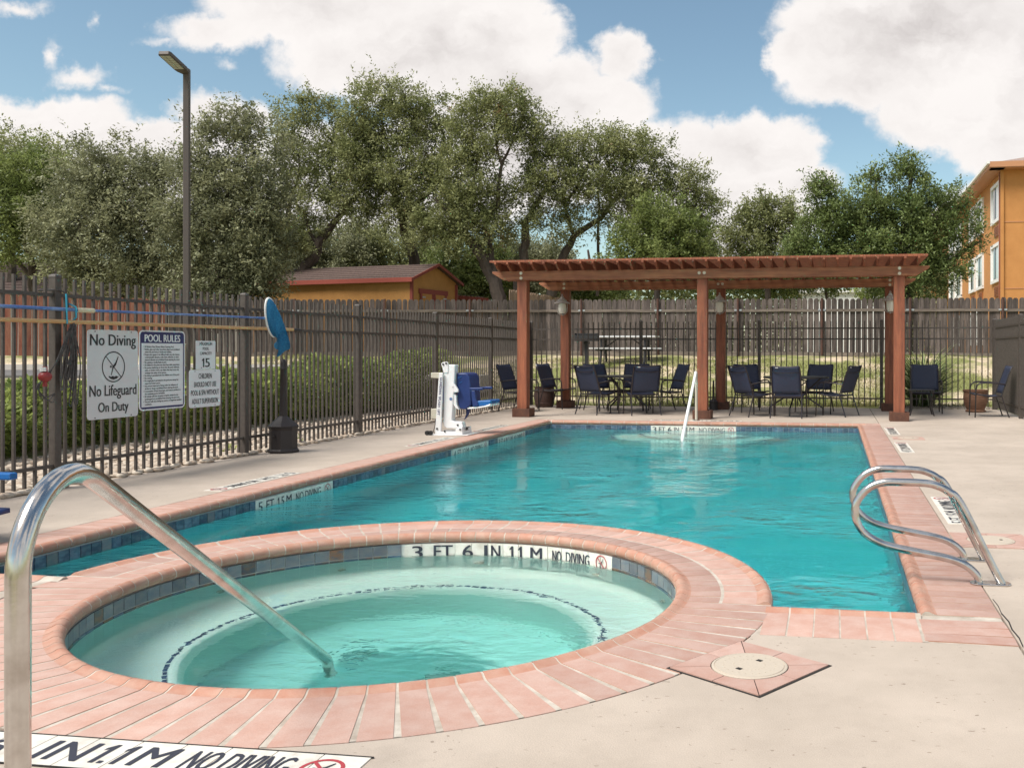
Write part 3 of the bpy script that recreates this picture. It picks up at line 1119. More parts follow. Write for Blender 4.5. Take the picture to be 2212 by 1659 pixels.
while x < X1:
    if not far_mark[0] - .02 < x < far_mark[1] + .02:
        inst('tile', tp, pool, (x, Y1 + .014, -.099), 0)
    x += TW
y = Y0 + TW / 2
while y < Y1:
    inst('tile', tp, pool, (X1 + .014, y, -.099), PI / 2)
    y += TW
# spa: two rows, the upper slate, the lower mottled blue and rust
Nt = 100
mk = (53.7, 114.5)                               # degrees covered by the depth marker
st_top = MB()
st_top.box((0, 0, 0), (2 * PI * (RI + .02) / Nt - .006, .010, .064))
st_low = MB()
st_low.box((0, 0, 0), (2 * PI * (RI + .02) / Nt - .006, .010, .030))
mt, ml = mesh_of('tile', st_top, 'tile_slate'), mesh_of('tile', st_low, 'tile_rust')
ml2 = mesh_of('tile', st_low, 'tile_blue')
mt2 = mesh_of('tile', st_top, 'tile_rust')
for i in range(Nt):
    a = 360 * (i + .5) / Nt
    if mk[0] < a < mk[1]:
        continue
    ra = R(a)
    p = (SX + (RI + .014) * math.cos(ra), SY + (RI + .014) * math.sin(ra))
    inst('tile', mt if RNG.random() < .93 else mt2, spa, (*p, -.086), ra + PI / 2)
    inst('tile', ml if RNG.random() < .5 else ml2, spa, (*p, -.139), ra + PI / 2)
mb = MB()
mb.lathe([(RI + .0165, -.056), (RI + .0165, -.16)], (SX, SY, 0), 100)
mb.f = [f for f in mb.f if len(f) == 4]
mb.m = mb.m[:len(mb.f)]
mb.s = mb.s[:len(mb.f)]
part('tile_grout', mb, 'grout_white', spa)


# ------------------------------------------------------------------ depth markers
def ring_slash(mb, c, r, w_, n=28, diver=True):
    """red ring with a slash (material 0) and a diver (material 1), in the xy plane"""
    x, y = c
    for i in range(n):
        a, b = 2 * PI * i / n, 2 * PI * (i + 1) / n
        q = len(mb.v)
        for rr, t in ((r, a), (r, b), (r - w_, b), (r - w_, a)):
            mb.v.append(Vector((x + rr * math.cos(t), y + rr * math.sin(t), .0012)))
        mb.face([q, q + 1, q + 2, q + 3], 0)
    d = Vector((math.cos(R(-45)), math.sin(R(-45)), 0))
    s = Vector((-d.y, d.x, 0)) * w_ * .45
    q = len(mb.v)
    c3 = Vector((x, y, .0022))
    rr = r - w_ * .6
    for p in (c3 - d * rr - s, c3 + d * rr - s, c3 + d * rr + s, c3 - d * rr + s):
        mb.v.append(p)
    mb.face([q, q + 1, q + 2, q + 3], 0)
    if diver:
        k = r * .8
        body = [(-.30, -.05), (-.12, .10), (.12, .28), (.42, .78), (.50, .74), (.26, .18), (.02, -.06), (-.28, -.62), (-.36, -.60), (-.14, -.08)]
        q = len(mb.v)
        for a, b in body:
            mb.v.append(Vector((x + a * k, y + b * k, .0016)))
        mb.face([q + i for i in range(len(body))], 1)
        q = len(mb.v)
        for i in range(10):
            mb.v.append(Vector((x - .42 * k + .13 * k * math.cos(i * PI / 5), y - .02 * k + .13 * k * math.sin(i * PI / 5), .0016)))
        mb.face([q + i for i in range(10)], 1)
        for yy, off in ((-.66, 0), (-.78, .0)):
            q = len(mb.v)
            m_ = 8
            for i in range(m_ + 1):
                mb.v.append(Vector((x + (-.5 + i / m_) * k, y + (yy + .03 * math.sin(i * 2.2)) * k, .0016)))
            for i in range(m_, -1, -1):
                mb.v.append(Vector((x + (-.5 + i / m_) * k, y + (yy - .06 + .03 * math.sin(i * 2.2)) * k, .0016)))
            mb.face([q + i for i in range(2 * m_ + 2)], 1)


_tile_cache = {}


def marker(name, words, origin, xdir, ydir, length, height, label, group, fr_word=1.0, tile_list=True, red=True, edge=.0):
    """a row of white tiles along xdir; words = [(text, centre fraction, width fraction)], last item 'RING'"""
    x = Vector(xdir).normalized()
    y = Vector(ydir).normalized()
    z = x.cross(y)
    root = empty(name, origin, label, 'depth marker', group)
    root.rotation_euler = Matrix((x, y, z)).transposed().to_euler()
    nt_ = max(4, round(length / .155))
    key = (round(length / nt_, 4), height)
    if key not in _tile_cache:
        b = MB()
        b.box((0, 0, -.004), (length / nt_ - .004, height, .008))
        _tile_cache[key] = mesh_of('tile', b, 'tile_white')
    for i in range(nt_):
        inst('tile', _tile_cache[key], root, ((i + .5) * length / nt_ - length / 2, 0, 0))
    for tx, fc, fw, fh in words:
        if tx == 'RING':
            mb = MB()
            ring_slash(mb, (0, 0), height * fh / 2, height * fh * .09)
            o = part('no_diving_symbol', mb, ['ink_red' if red else 'ink', 'ink'], root)
        else:
            o = inst('lettering', text_mesh('lettering', tx, fw * length, height * fh, 'ink', .012, .0014), root)
        o.location = ((fc - .5) * length, 0, .0)
    return root


W5 = [('5', .055, .05, .66), ('FT', .17, .09, .66), ('1.5', .30, .08, .66), ('M', .40, .065, .66), ('NO DIVING', .66, .34, .60), ('RING', .93, 0, .82)]
W4 = [('4', .055, .05, .66), ('FT', .17, .09, .66), ('1.2', .30, .08, .66), ('M', .40, .065, .66), ('NO DIVING', .66, .34, .60), ('RING', .93, 0, .82)]
W3 = [('3', .045, .045, .66), ('FT', .135, .075, .66), ('6', .225, .045, .66), ('IN', .305, .055, .66), ('1.1', .40, .07, .66), ('M', .485, .055, .66), ('NO DIVING', .72, .30, .60), ('RING', .94, 0, .82)]
wall_g = 'depth markers on the pool wall'
deck_g = 'depth markers set in the deck'
for (a, b), wds, lb in zip(marks_left, (W5, W4, W3),
                           ('white 5 FT 1.5 M wall marker, nearest on the left wall',
                            'white 4 FT 1.2 M marker tiles at the waterline, below the pool lift',
                            'white 3 FT 6 IN wall marker nearest the far left corner')):
    marker('depth_marker', wds, (X0 - .006, (a + b) / 2, -.120), (0, 1, 0), (0, 0, 1), b - a, .125, lb, wall_g)
marker('depth_marker', W3, (sum(far_mark) / 2, Y1 + .006, -.118), (1, 0, 0), (0, 0, 1), far_mark[1] - far_mark[0], .125,
       'white 3 FT 6 IN marker tiles on the far pool wall behind the handrail', wall_g)
# spa marker, bent to the wall
root = empty('depth_marker', (SX, SY, 0), 'white 3 FT 6 IN tiles on the inner wall of the spa', 'depth marker')
rad = RI + .008
nt_ = 14
for i in range(nt_):
    a = R(mk[1] - (i + .5) * (mk[1] - mk[0]) / nt_)
    wv = R((mk[1] - mk[0]) / nt_) * rad
    mb = MB()
    mb.box((0, 0, 0), (wv - .004, .008, .125))
    o = part('tile', mb, 'tile_white', root)
    o.location = ((rad + .004) * math.cos(a), (rad + .004) * math.sin(a), -.118)
    o.rotation_euler = (0, 0, a - PI / 2)
L_ = R(mk[1] - mk[0]) * rad
for tx, fc, fw, fh in [('3', .054, .044, .66), ('FT', .164, .08, .66), ('6', .271, .045, .66), ('I', .351, .012, .66), ('N', .396, .040, .66), ('1.1', .49, .060, .66), ('M', .587, .055, .66), ('NO', .691, .045, .56), ('DIVING', .801, .128, .56), ('RING', .936, 0, .62)]:
    a = R(mk[1]) - fc * R(mk[1] - mk[0])
    e = Vector((math.cos(a), math.sin(a), 0))
    org = Vector((SX, SY, 0)) + e * (rad - .0035) + Vector((0, 0, -.108))
    if tx == 'RING':
        mb = MB()
        ring_slash(mb, (0, 0), .050, .007)
        me = mesh_of('no_diving_symbol', mb, ['ink_red', 'ink'])
        nm = 'no_diving_symbol'
    else:
        me = text_mesh('lettering', tx, fw * L_, .125 * fh, 'ink', .02, 0)
        nm = 'lettering'
    place(nm, me, root, org, (e.y, -e.x, 0), (0, 0, 1))
# deck markers
hd = .17
marker('depth_marker', W5, (.875, 7.30, .004), (0, 1, 0), (-1, 0, 0), 1.22, hd, 'white 5 FT deck marker seen through the curved ladder rails', deck_g)
marker('depth_marker', W4, (.87, 11.95, .004), (0, 1, 0), (-1, 0, 0), 1.22, hd, 'white 4 FT deck marker on the right, just nearer than the skimmer cover', deck_g)
marker('depth_marker', W3, (.87, 14.35, .004), (0, 1, 0), (-1, 0, 0), 1.22, hd, 'white deck marker on the right, nearest the far corner of the pool', deck_g)
marker('depth_marker', W5, (-5.27, 7.90, .004), (0, -1, 0), (1, 0, 0), 1.22, hd, 'white deck marker left of the pool beside the 5 FT wall tiles', deck_g)
marker('depth_marker', W4, (-5.27, 11.7, .004), (0, -1, 0), (1, 0, 0), 1.22, hd, 'white deck marker in front of the foot of the pool lift', deck_g)
marker('depth_marker', W3, (-5.27, 13.9, .004), (0, -1, 0), (1, 0, 0), 1.22, hd, 'white deck marker beyond the pool lift near the far left corner', deck_g)
marker('depth_marker', W3, (-2.35, 15.97, .004), (-1, 0, 0), (0, -1, 0), 1.6, hd, 'white deck marker at the foot of the far handrail', deck_g)
# the big one in the near left corner
ux = Vector((1, .0052, 0)).normalized()
uy = Vector((-ux.y, ux.x, 0))
cpos = Vector((-1.343, 2.478, .004)) - ux * .82


def fr(off):
    return 1 + off / 1.64


marker('depth_marker', [('3', fr(-1.56), .045, .64), ('FT', fr(-1.38), .10, .64), ('6', fr(-1.17), .05, .64), ('IN', fr(-.925), .092, .64), ('1.1', fr(-.768), .062, .64), ('M', fr(-.632), .062, .64), ('NO DIVING', fr(-.365), .195, .62), ('RING', fr(-.107), 0, .70)],
       cpos, ux, uy, 1.64, .19, 'large white NO DIVING tiles in the deck in front of the spa', deck_g)
mb = MB()
mb.beam(cpos - ux * .825 - uy * .098 + Vector((0, 0, -.0005)), cpos + ux * .825 - uy * .098 + Vector((0, 0, -.0005)), .006, .003)
mb.beam(cpos - ux * .825 + uy * .098 + Vector((0, 0, -.0005)), cpos + ux * .825 + uy * .098 + Vector((0, 0, -.0005)), .006, .003)
part('deck_joint', mb, 'hole', deck)


# hairline cracks running from the coping corners
for pts in ([(.762, 3.95), (.80, 3.86), (.79, 3.78), (.86, 3.70), (.90, 3.58), (.99, 3.49), (1.05, 3.36)],
            [(.763, 4.70), (.768, 4.58), (.761, 4.45), (.770, 4.32), (.762, 4.20), (.769, 4.08), (.762, 3.97)]):
    mb = MB()
    for a, b in zip(pts[:-1], pts[1:]):
        w_ = RNG.uniform(.003, .007)
        mb.beam((*a, .0004), (*b, .0004), w_, .0016)
    part('crack', mb, 'hole', deck)


# ------------------------------------------------------------------ skimmer covers set in tile squares
def skimmer(c, side, rz, label, joint=True):
    root = empty('skimmer_cover', (c[0], c[1], 0), label, 'skimmer cover', 'skimmer covers in the deck', rz=rz)
    s = side / 2
    zt_ = .006
    mb = MB()
    mb.box((0, 0, -.004), (side + (.018 if joint else .004), side + (.018 if joint else .004), .012))
    part('joint', mb, 'hole' if joint else 'grout', root)
    g = .003
    r = .145
    cells = []
    for i in range(3):
        for j in range(3):
            if i == 1 and j == 1:
                continue
            xs = (-s, -s / 3, s / 3, s)
            cells.append((xs[i], xs[i + 1], xs[j], xs[j + 1]))
    # quarter pieces that leave a round opening
    for q in range(8):
        a0_, a1_ = q * PI / 4, (q + 1) * PI / 4
        def edge(a):
            k = s / max(abs(math.cos(a)), abs(math.sin(a)))
            return (k * math.cos(a), k * math.sin(a))
        d = .012
        inn = [((r + .004) * math.cos(a0_ + d + (a1_ - a0_ - 2 * d) * t / 4), (r + .004) * math.sin(a0_ + d + (a1_ - a0_ - 2 * d) * t / 4)) for t in range(5)]
        outp = [edge(a1_ - d * .6), edge(a0_ + d * .6)]
        mb = MB()
        mb.prism(inn[::-1] + outp[::-1], lambda a, b, h: (a, b, h), 0, zt_)
        part('tile', mb, 'brick_top', root)
    mb = MB()
    mb.lathe([(r, .002), (r, .007), (r - .004, .009), (r - .010, .009), (r - .011, .007), (r - .013, .007), (r - .014, .0095), (.0, .0105)], (0, 0, 0), 40)
    lid = part('lid', mb, 'skimmer', root)
    mb = MB()
    for sx_ in (-1, 1):
        mb = MB()
        mb.box((sx_ * .062, 0, .0106), (.018, .022, .0014))
        part('finger_hole', mb, 'hole', lid)
    mb = MB()
    for rr in (.06, .1):
        for i in range(24):
            a = 2 * PI * i / 24
            mb.box((rr * math.cos(a), rr * math.sin(a), .0100), (.0035, .0035, .002))
    part('relief_dots', mb, 'skimmer', lid, kind='stuff')
    return root


skimmer((-.315, 3.545), .43, R(56.5), 'cream round skimmer lid in a square of salmon tiles beside the spa')
skimmer((.985, 6.14), .46, 0, 'cream skimmer lid in salmon tiles behind the curved ladder rails', False)
skimmer((1.02, 13.18), .42, 0, 'small far skimmer lid between the two far deck markers', False)


# ------------------------------------------------------------------ metal picket fences
pk = MB()
pk.box((0, 0, .94), (.022, .022, 1.79))
pk.box((0, 0, 1.837), (.020, .020, .008))
pk_me = mesh_of('picket', pk, 'iron')
po = MB()
po.box((0, 0, .92), (.066, .066, 1.84))
po.lathe([(.050, 1.84), (.050, 1.855), (.040, 1.866), (.0, 1.876)], (0, 0, 0), 4, phase=PI / 4)
post_me = mesh_of('post', po, 'iron')


def iron_fence(A, B, posts, label, spacing=.104):
    A, B = Vector(A), Vector(B)
    root = empty('metal_fence', A, label, 'fence')
    d = (B - A)
    L = d.length
    d.normalize()
    rz = math.atan2(d.y, d.x)
    for p in posts:
        inst('post', post_me, root, d * p, rz)
    for z in (.205, 1.462, 1.688):
        mb = MB()
        pa, pb = Vector((0, 0, z)), d * L + Vector((0, 0, z))
        mb.beam(pa, pb, .030, .030)
        part('rail', mb, 'iron', root)
    ps = sorted(posts)
    for a, b in zip(ps[:-1], ps[1:]):
        k = round((b - a) / spacing)
        for i in range(1, k):
            q = a + (b - a) * i / k
            inst('picket', pk_me, root, d * q + Vector((0, 0, 0)), rz)
    return root


iron_fence((FX, 1.97, 0), (FX, FY, 0), [0, 2.605, 5.21, 7.86, 10.46, 13.08, 15.68, 18.08 - .035], 'long dark metal picket fence left of the pool, carrying the signs')
iron_fence((FX + .04, FY, 0), (FR, FY, 0), [0, 2.50, 5.09, 7.66, 9.94], 'dark metal picket fence across the back, behind the pergola', .118)
iron_fence((FR + .02, FY - .08, 0), (FR + .02, 8.0, 0), [0.0, 2.6, 5.2, 7.8, 10.4, 12.0], 'dark metal picket fence at the right edge of the deck', .104)

# ------------------------------------------------------------------ wooden fences
def board_mesh(wd, ht, matn, top='ear'):
    mb = MB()
    h = wd / 2
    if top == 'ear':
        poly = [(-h, 0), (h, 0), (h, ht - .045), (h * .8, ht - .015), (h * .4, ht), (-h * .4, ht), (-h * .8, ht - .015), (-h, ht - .045)]
    else:
        poly = [(-h, 0), (h, 0), (h, ht), (-h, ht)]
    mb.prism(poly, lambda a, b, z: (a, z, b), -.009, .009)
    return mesh_of('board', mb, matn)


def wood_fence(A, B, za, zb_, top_a, top_b, label, matn='fence_wood', wd=.150, gap=.005, step=2.45, toe=True, rail_side=-1, posts=True,
               loose=None, first=.8):
    A, B = Vector((A.x, A.y, 0)), Vector((B.x, B.y, 0))
    root = empty('wooden_fence', (A.x, A.y, za), label, 'fence')
    d = B - A
    L = d.length
    d.normalize()
    nrm = Vector((d.y, -d.x, 0)) * (1 if rail_side < 0 else -1)      # towards the pool
    rz = math.atan2(d.y, d.x)
    variants = []
    for k in range(5):
        variants.append(board_mesh(wd - RNG.uniform(0, .012), 1.0, matn))
    s = wd / 2
    i = 0
    while s < L:
        t = s / L
        zb0 = za + (zb_ - za) * t - za
        zt0 = top_a + (top_b - top_a) * t + RNG.uniform(-.012, .012) - za
        g = gap
        if loose and loose[0] < s < loose[1]:
            g = gap + .014
        hgt = zt0 - zb0
        o = inst('board', variants[i % 5 if RNG.random() < .6 else RNG.integers(5)], root, d * s + Vector((0, 0, zb0)) + nrm * RNG.uniform(-.004, .004),
                 rot=(RNG.uniform(-.006, .006), RNG.uniform(-.007, .007), rz), scale=(1, 1, hgt))
        s += wd + g
        i += 1
    def zz(s, f):
        t = s / L
        b = za + (zb_ - za) * t - za
        tt = top_a + (top_b - top_a) * t - za
        return b + (tt - b) * f
    fs = (.80,) if posts else ()
    for f in fs:
        s = 0
        while s < L - .1:
            e = min(L, s + step)
            mb = MB()
            pts = []
            for k in range(7):
                q = s + (e - s) * k / 6
                pts.append(d * q + nrm * .035 + Vector((0, 0, zz(q, f) - .016 * math.sin(PI * k / 6) + RNG.uniform(-.004, .004))))
            for a, b in zip(pts[:-1], pts[1:]):
                mb.beam(a, b, .038, .075)
            part('rail', mb, 'fence_rail', root)
            s = e
    if toe:
        s = 0
        while s < L - .1:
            e = min(L, s + step)
            mb = MB()
            mb.beam(d * s + nrm * .03 + Vector((0, 0, zz(s, 0) + .03)), d * e + nrm * .03 + Vector((0, 0, zz(e, 0) + .03)), .03, .17)
            part('kickboard', mb, 'fence_rail', root)
            s = e
    if posts:
        s = first
        while s < L:
            mb = MB()
            zt_ = zz(s, 1.0) + .01
            mb.tube([d * s + nrm * .085 + Vector((0, 0, zz(s, 0) - .1)), d * s + nrm * .085 + Vector((0, 0, zt_))], .034, 8)
            p = part('post', mb, 'fence_post', root)
            mb = MB()
            mb.beam(d * (s - .11) + nrm * .062 + Vector((0, 0, zz(s, .80))), d * (s + .11) + nrm * .062 + Vector((0, 0, zz(s, .80))), .012, .05)
            part('bracket', mb, 'galv', p)
            s += step
    return root


PA, PB, PC = cw(-18.6, 24.5), cw(-4.33, 29.0), cw(10.12, 25.0)
dL = (PB - PA)
cut = PA + dL * .30
wood_fence(PA, cut, 1.06, 1.06, 2.72, 2.64, 'reddish stained board fence at the far left beyond the drive', 'fence_red', toe=False, posts=False)
wood_fence(cut, PB, 1.06, 1.10, 2.64, 2.80, 'long weathered grey board fence in front of the orange shed')
wood_fence(PB, PC, 1.10, 1.03, 2.80, 2.64, 'weathered grey board fence across the back behind the pergola', loose=(5.3, 9.8), first=1.2)
wood_fence(at(1100, 624, 30.1), at(1285, 654, 37.7), 1.1, 1.1, 3.2, 3.15, 'newer tan board fence slanting away behind the grey fence', 'fence_tan', toe=False, posts=False, wd=.16, gap=.006)

# ------------------------------------------------------------------ shed
sc = at(887, 600, 31.0)
base = Vector((sc.x, sc.y, 1.05))
shed = empty('shed', base, 'long mustard orange shed with brown shingle roof and red trim', 'shed')
ld = (cw(-14.6, 32.9) - cw(-9.13, 31.0)).normalized()          # along the long wall, to the left
wdv = Vector((-ld.y, ld.x, 0))
if wdv.dot(cw(0, 1) - cw(0, 0)) < 0:
    wdv = -wdv
LEN, WID, HE, HR = 6.6, 2.7, 2.62, 3.12


def sp(l, w_, h):
    return ld * l + wdv * w_ + Vector((0, 0, h))


mb = MB()
b = 0
mb.v = [sp(0, 0, -.3), sp(LEN, 0, -.3), sp(LEN, WID, -.3), sp(0, WID, -.3), sp(0, 0, HE), sp(LEN, 0, HE), sp(LEN, WID, HE), sp(0, WID, HE),
        sp(0, WID / 2, HR - .03), sp(LEN, WID / 2, HR - .03)]
for f in ((0, 1, 5, 4), (2, 3, 7, 6), (3, 0, 4, 8, 7), (1, 2, 6, 9, 5)):
    mb.face(f)
part('wall', mb, 'shed_wall', shed)
rf = None
for k in (0, 1):
    mb = MB()
    e0 = -.16 if k == 0 else WID + .16
    h0 = HE - .10
    mid = WID / 2
    for l0, l1 in ((-.18, LEN + .18),):
        v = [sp(l0, e0, h0), sp(l1, e0, h0), sp(l1, mid, HR), sp(l0, mid, HR)]
        up = Vector((0, 0, .05))
        b = len(mb.v)
        mb.v += v + [q + up for q in v]
        for f in ((0, 1, 2, 3), (4, 5, 6, 7), (0, 1, 5, 4), (1, 2, 6, 5), (2, 3, 7, 6), (3, 0, 4, 7)):
            mb.face([b + i for i in f])
    rf = part('roof', mb, 'shingle', shed)
    mb = MB()
    for r in range(1, 7):
        t = r / 7
        mb.beam(sp(-.18, e0 + (mid - e0) * t, h0 + (HR - h0) * t + .056), sp(LEN + .18, e0 + (mid - e0) * t, h0 + (HR - h0) * t + .056), .03, .012)
    part('shingle_course', mb, 'shingle', rf)
mb = MB()
mb.beam(sp(-.18, -.18, HE - .10), sp(LEN + .18, -.18, HE - .10), .03, .15)
part('fascia', mb, 'shed_trim', shed)
for s_, e_0 in ((-1, -.18), (1, WID + .18)):
    mb = MB()
    mb.beam(sp(-.20, e_0, HE - .09), sp(-.20, WID / 2, HR + .01), .03, .09)
    part('barge_board', mb, 'shed_trim_dark', shed)
mb = MB()
mb.beam(sp(-.02, .03, -.2), sp(-.02, .03, HE), .09, .09, up=(1, 0, 0))
part('corner_trim', mb, 'shed_trim_dark', shed)
mb = MB()
mb.beam(sp(-.02, WID - .03, -.2), sp(-.02, WID - .03, HE - .1), .09, .09, up=(1, 0, 0))
part('corner_trim', mb, 'shed_trim_dark', shed)
mb = MB()
mb.beam(sp(-.035, .42, 2.18), sp(-.035, 2.12, 2.18), .03, .16)
part('door_header', mb, 'shed_trim_dark', shed)
for w0 in (.50, 1.28):
    mb = MB()
    mb.box((0, 0, 0), (.01, .01, .01))
    mb = MB()
    mb.beam(sp(-.03, w0 + .37, 0.0), sp(-.03, w0 + .37, 2.10), .02, .72, up=(wdv))
    dr = part('door', mb, 'shed_wall', shed)
    mb = MB()
    for ww in (w0 + .03, w0 + .70):
        mb.beam(sp(-.05, ww, 0.0), sp(-.05, ww, 2.10), .02, .09, up=(wdv))
    part('door_frame', mb, 'shed_trim_dark', dr)
    mb = MB()
    mb.beam(sp(-.07, w0 + (.06 if w0 < 1 else .52), 1.98), sp(-.07, w0 + (.24 if w0 < 1 else .70), 1.98), .015, .05)
    part('hinge', mb, 'galv', dr)

# small low building behind the shed
b0 = at(985, 640, 37)
hs = empty('outbuilding', Vector((b0.x, b0.y, 1.05)), 'low outbuilding with pale pink shingle roof right of the shed', 'outbuilding')
tl, tr2, brr, bl = at(950, 618, 39.5), at(968, 618, 39.0), at(1052, 643, 37.0), at(960, 637, 37.0)
mb = MB()
pts = [at(945, 636, 36.6), at(1054, 645.5, 36.6), at(985, 624, 40), at(945, 622, 40)]
b = len(mb.v)
mb.v += pts + [p - Vector((0, 0, .06)) for p in pts]
for f in ((0, 1, 2, 3), (7, 6, 5, 4), (0, 1, 5, 4), (1, 2, 6, 5), (2, 3, 7, 6), (3, 0, 4, 7)):
    mb.face([b + i for i in f])
part('roof', mb, 'shingle_pale', hs, world=True)
mb = MB()
mb.beam(at(945, 638.5, 36.55), at(1055, 648, 36.55), .04, .14)
part('fascia', mb, 'shed_trim', hs, world=True)
mb = MB()
p0, p1 = at(945, 640, 36.9), at(1046, 649, 36.9)
mb.v += [Vector((p0.x, p0.y, .8)), Vector((p1.x, p1.y, .8)), p1, p0, *(Vector((q.x, q.y, 0)) + (cw(0, 3.0) - cw(0, 0)) + Vector((0, 0, z_)) for q, z_ in ((p0, .8), (p1, .8), (p1, p1.z), (p0, p0.z)))]
for f in ((0, 1, 2, 3), (1, 5, 6, 2), (4, 5, 6, 7), (0, 4, 7, 3)):
    mb.face(f)
part('wall', mb, 'shed_wall', hs, world=True)

# house with a brown roof at the far left, behind the trees
hb = cw(-26, 37)
ho = empty('house', Vector((hb.x, hb.y, 1.0)), 'low house with brown shingle roof glimpsed behind the far left trees', 'house')
mb = MB()
mb.beam(cw(-33, 36, 2.3), cw(-15, 40, 2.3), 4.5, 2.6)
part('wall', mb, 'white_wall', ho, world=True)
mb = MB()
A_, B_ = cw(-34, 33.0, 3.3), cw(-14.5, 37.3, 3.3)
dd = (B_ - A_).normalized()
pp = Vector((-dd.y, dd.x, 0))
rp = [A_, B_, B_ + pp * 3.0 + Vector((0, 0, 1.4)), A_ + pp * 3.0 + Vector((0, 0, 1.4)), B_ + pp * 6, A_ + pp * 6]
for q in ((0, 1, 2, 3), (3, 2, 4, 5)):
    b = len(mb.v)
    vs = [rp[i] for i in q]
    mb.v += vs + [v + Vector((0, 0, .08)) for v in vs]
    for f in ((0, 1, 2, 3), (4, 5, 6, 7), (0, 1, 5, 4), (1, 2, 6, 5), (2, 3, 7, 6), (3, 0, 4, 7)):
        mb.face([b + i for i in f])
rf = part('roof', mb, 'shingle', ho, world=True)
mb = MB()
for r in range(1, 12):
    t = r / 12
    o_ = pp * 3.0 * t + Vector((0, 0, 1.4 * t + .086))
    mb.beam(A_ + o_, B_ + o_, .05, .014)
part('shingle_course', mb, 'shingle', rf, world=True)

# white building behind the back fence
wb0 = cw(6.0, 42)
wb = empty('white_building', Vector((wb0.x, wb0.y, 1.0)), 'white flat building showing over the fence below the pergola beam', 'building')
mb = MB()
mb.beam(cw(5.4, 42, 2.1), cw(9.3, 41.2, 2.1), 4, 3.2)
part('wall', mb, 'white_wall', wb, world=True)
mb = MB()
mb.beam(cw(5.2, 42, 3.75), cw(9.5, 41.2, 3.75), 4.3, .12)
part('roof', mb, 'white_trim', wb, world=True)

# ------------------------------------------------------------------ hotel on the right
HX, HY, HT = 6.80, 39.5, 8.75
hotel = empty('hotel_building', (HX, HY, 0), 'three storey orange stucco building with white framed windows', 'building')
mb = MB()
mb.box((HX + 9, HY + 11, HT / 2), (18, 22, HT))
part('wall', mb, 'stucco', hotel, world=True)
mb = MB()
ov = .55
zc = HT - .05
mb.v = [Vector((HX - ov, HY - ov, zc)), Vector((HX + 18, HY - ov, zc)), Vector((HX + 18, HY + 22.5, zc)), Vector((HX - ov, HY + 22.5, zc)),
        Vector((HX - ov, HY - ov, zc + .06)), Vector((HX + 18, HY - ov, zc + .06)), Vector((HX + 18, HY + 22.5, zc + .06)), Vector((HX - ov, HY + 22.5, zc + .06)),
        Vector((HX + 8, HY + 9, zc + 2.9)), Vector((HX + 8, HY + 14, zc + 2.9))]
for f in ((0, 3, 2, 1), (0, 1, 5, 4), (1, 2, 6, 5), (2, 3, 7, 6), (3, 0, 4, 7), (4, 5, 8), (5, 6, 9, 8), (6, 7, 9), (7, 4, 8, 9)):
    mb.face(f)
part('roof', mb, 'shingle_pale', hotel, world=True)
mb = MB()
mb.box((HX - ov - .02, HY + 10.9, zc), (.05, 23, .22))
mb.box((HX + 8.7, HY - ov - .02, zc), (18.6, .05, .22))
part('fascia', mb, 'eave', hotel, world=True)
mb = MB()
mb.box((HX - ov - .09, HY + 10.9, zc + .07), (.11, 23, .09))
part('gutter', mb, 'white_trim', hotel, world=True)
mb = MB()
mb.box((HX - ov / 2, HY + 10.9, zc - .12), (ov + .04, 22.9, .04))
mb.box((HX + 8.7, HY - ov / 2, zc - .12), (18.5, ov + .04, .04))
part('soffit', mb, 'eave', hotel, world=True)
mb = MB()
mb.box((HX - .06, HY + .22, HT / 2 - .1), (.10, .13, HT - .3))
part('downpipe', mb, 'downpipe', hotel, world=True)
mb = MB()
mb.box((HX - .03, HY - .03, HT / 2 - .1), (.12, .12, HT - .2))
part('corner_strip', mb, 'stucco', hotel, world=True)
mb = MB()
for z in (6.45, 3.75):
    mb.box((HX + 9, HY - .004, z), (18, .03, .035))
part('expansion_joint', mb, 'eave', hotel, world=True)
WINS = [(39.95, 42.0), (44.3, 46.25), (46.8, 48.6), (51.6, 54.1), (54.5, 56.8)]
for zi, z in enumerate((7.42, 4.90, 2.3)):
    for ya, yb in WINS:
        hgt = 1.50
        mb = MB()
        for yy in (ya + .06, yb - .06):
            mb.box((HX - .03, yy, z), (.10, .16, hgt))
        for q in (-1, 1):
            mb.box((HX - .032, (ya + yb) / 2, z + q * hgt / 2), (.105, yb - ya + .04, .14))
        wn = part('window', mb, 'white_trim', hotel, world=True)
        mb = MB()
        mb.box((HX - .012, (ya + yb) / 2, z), (.02, yb - ya - .1, hgt - .1))
        part('pane', mb, 'curtain', wn, world=True)
        mb = MB()
        mb.box((HX - .03, ya + (yb - ya) * .55, z), (.03, .06, hgt - .1))
        mb.box((HX - .026, ya + (yb - ya) * .64, z), (.02, (yb - ya) * .20, hgt - .14))
        part('mullion', mb, 'glass_dark', wn, world=True)
        mb = MB()
        ym = ya + (yb - ya) * .38
        mb.box((HX - .02, ym, z - 1.19), (.05, 1.05, .44))
        gr = part('air_grille', mb, 'grille', hotel, world=True)
        mb = MB()
        for k in range(6):
            mb.box((HX - .05, ym, z - 1.36 + k * .068), (.02, 1.0, .02))
        part('louvre', mb, 'downpipe', gr, world=True)
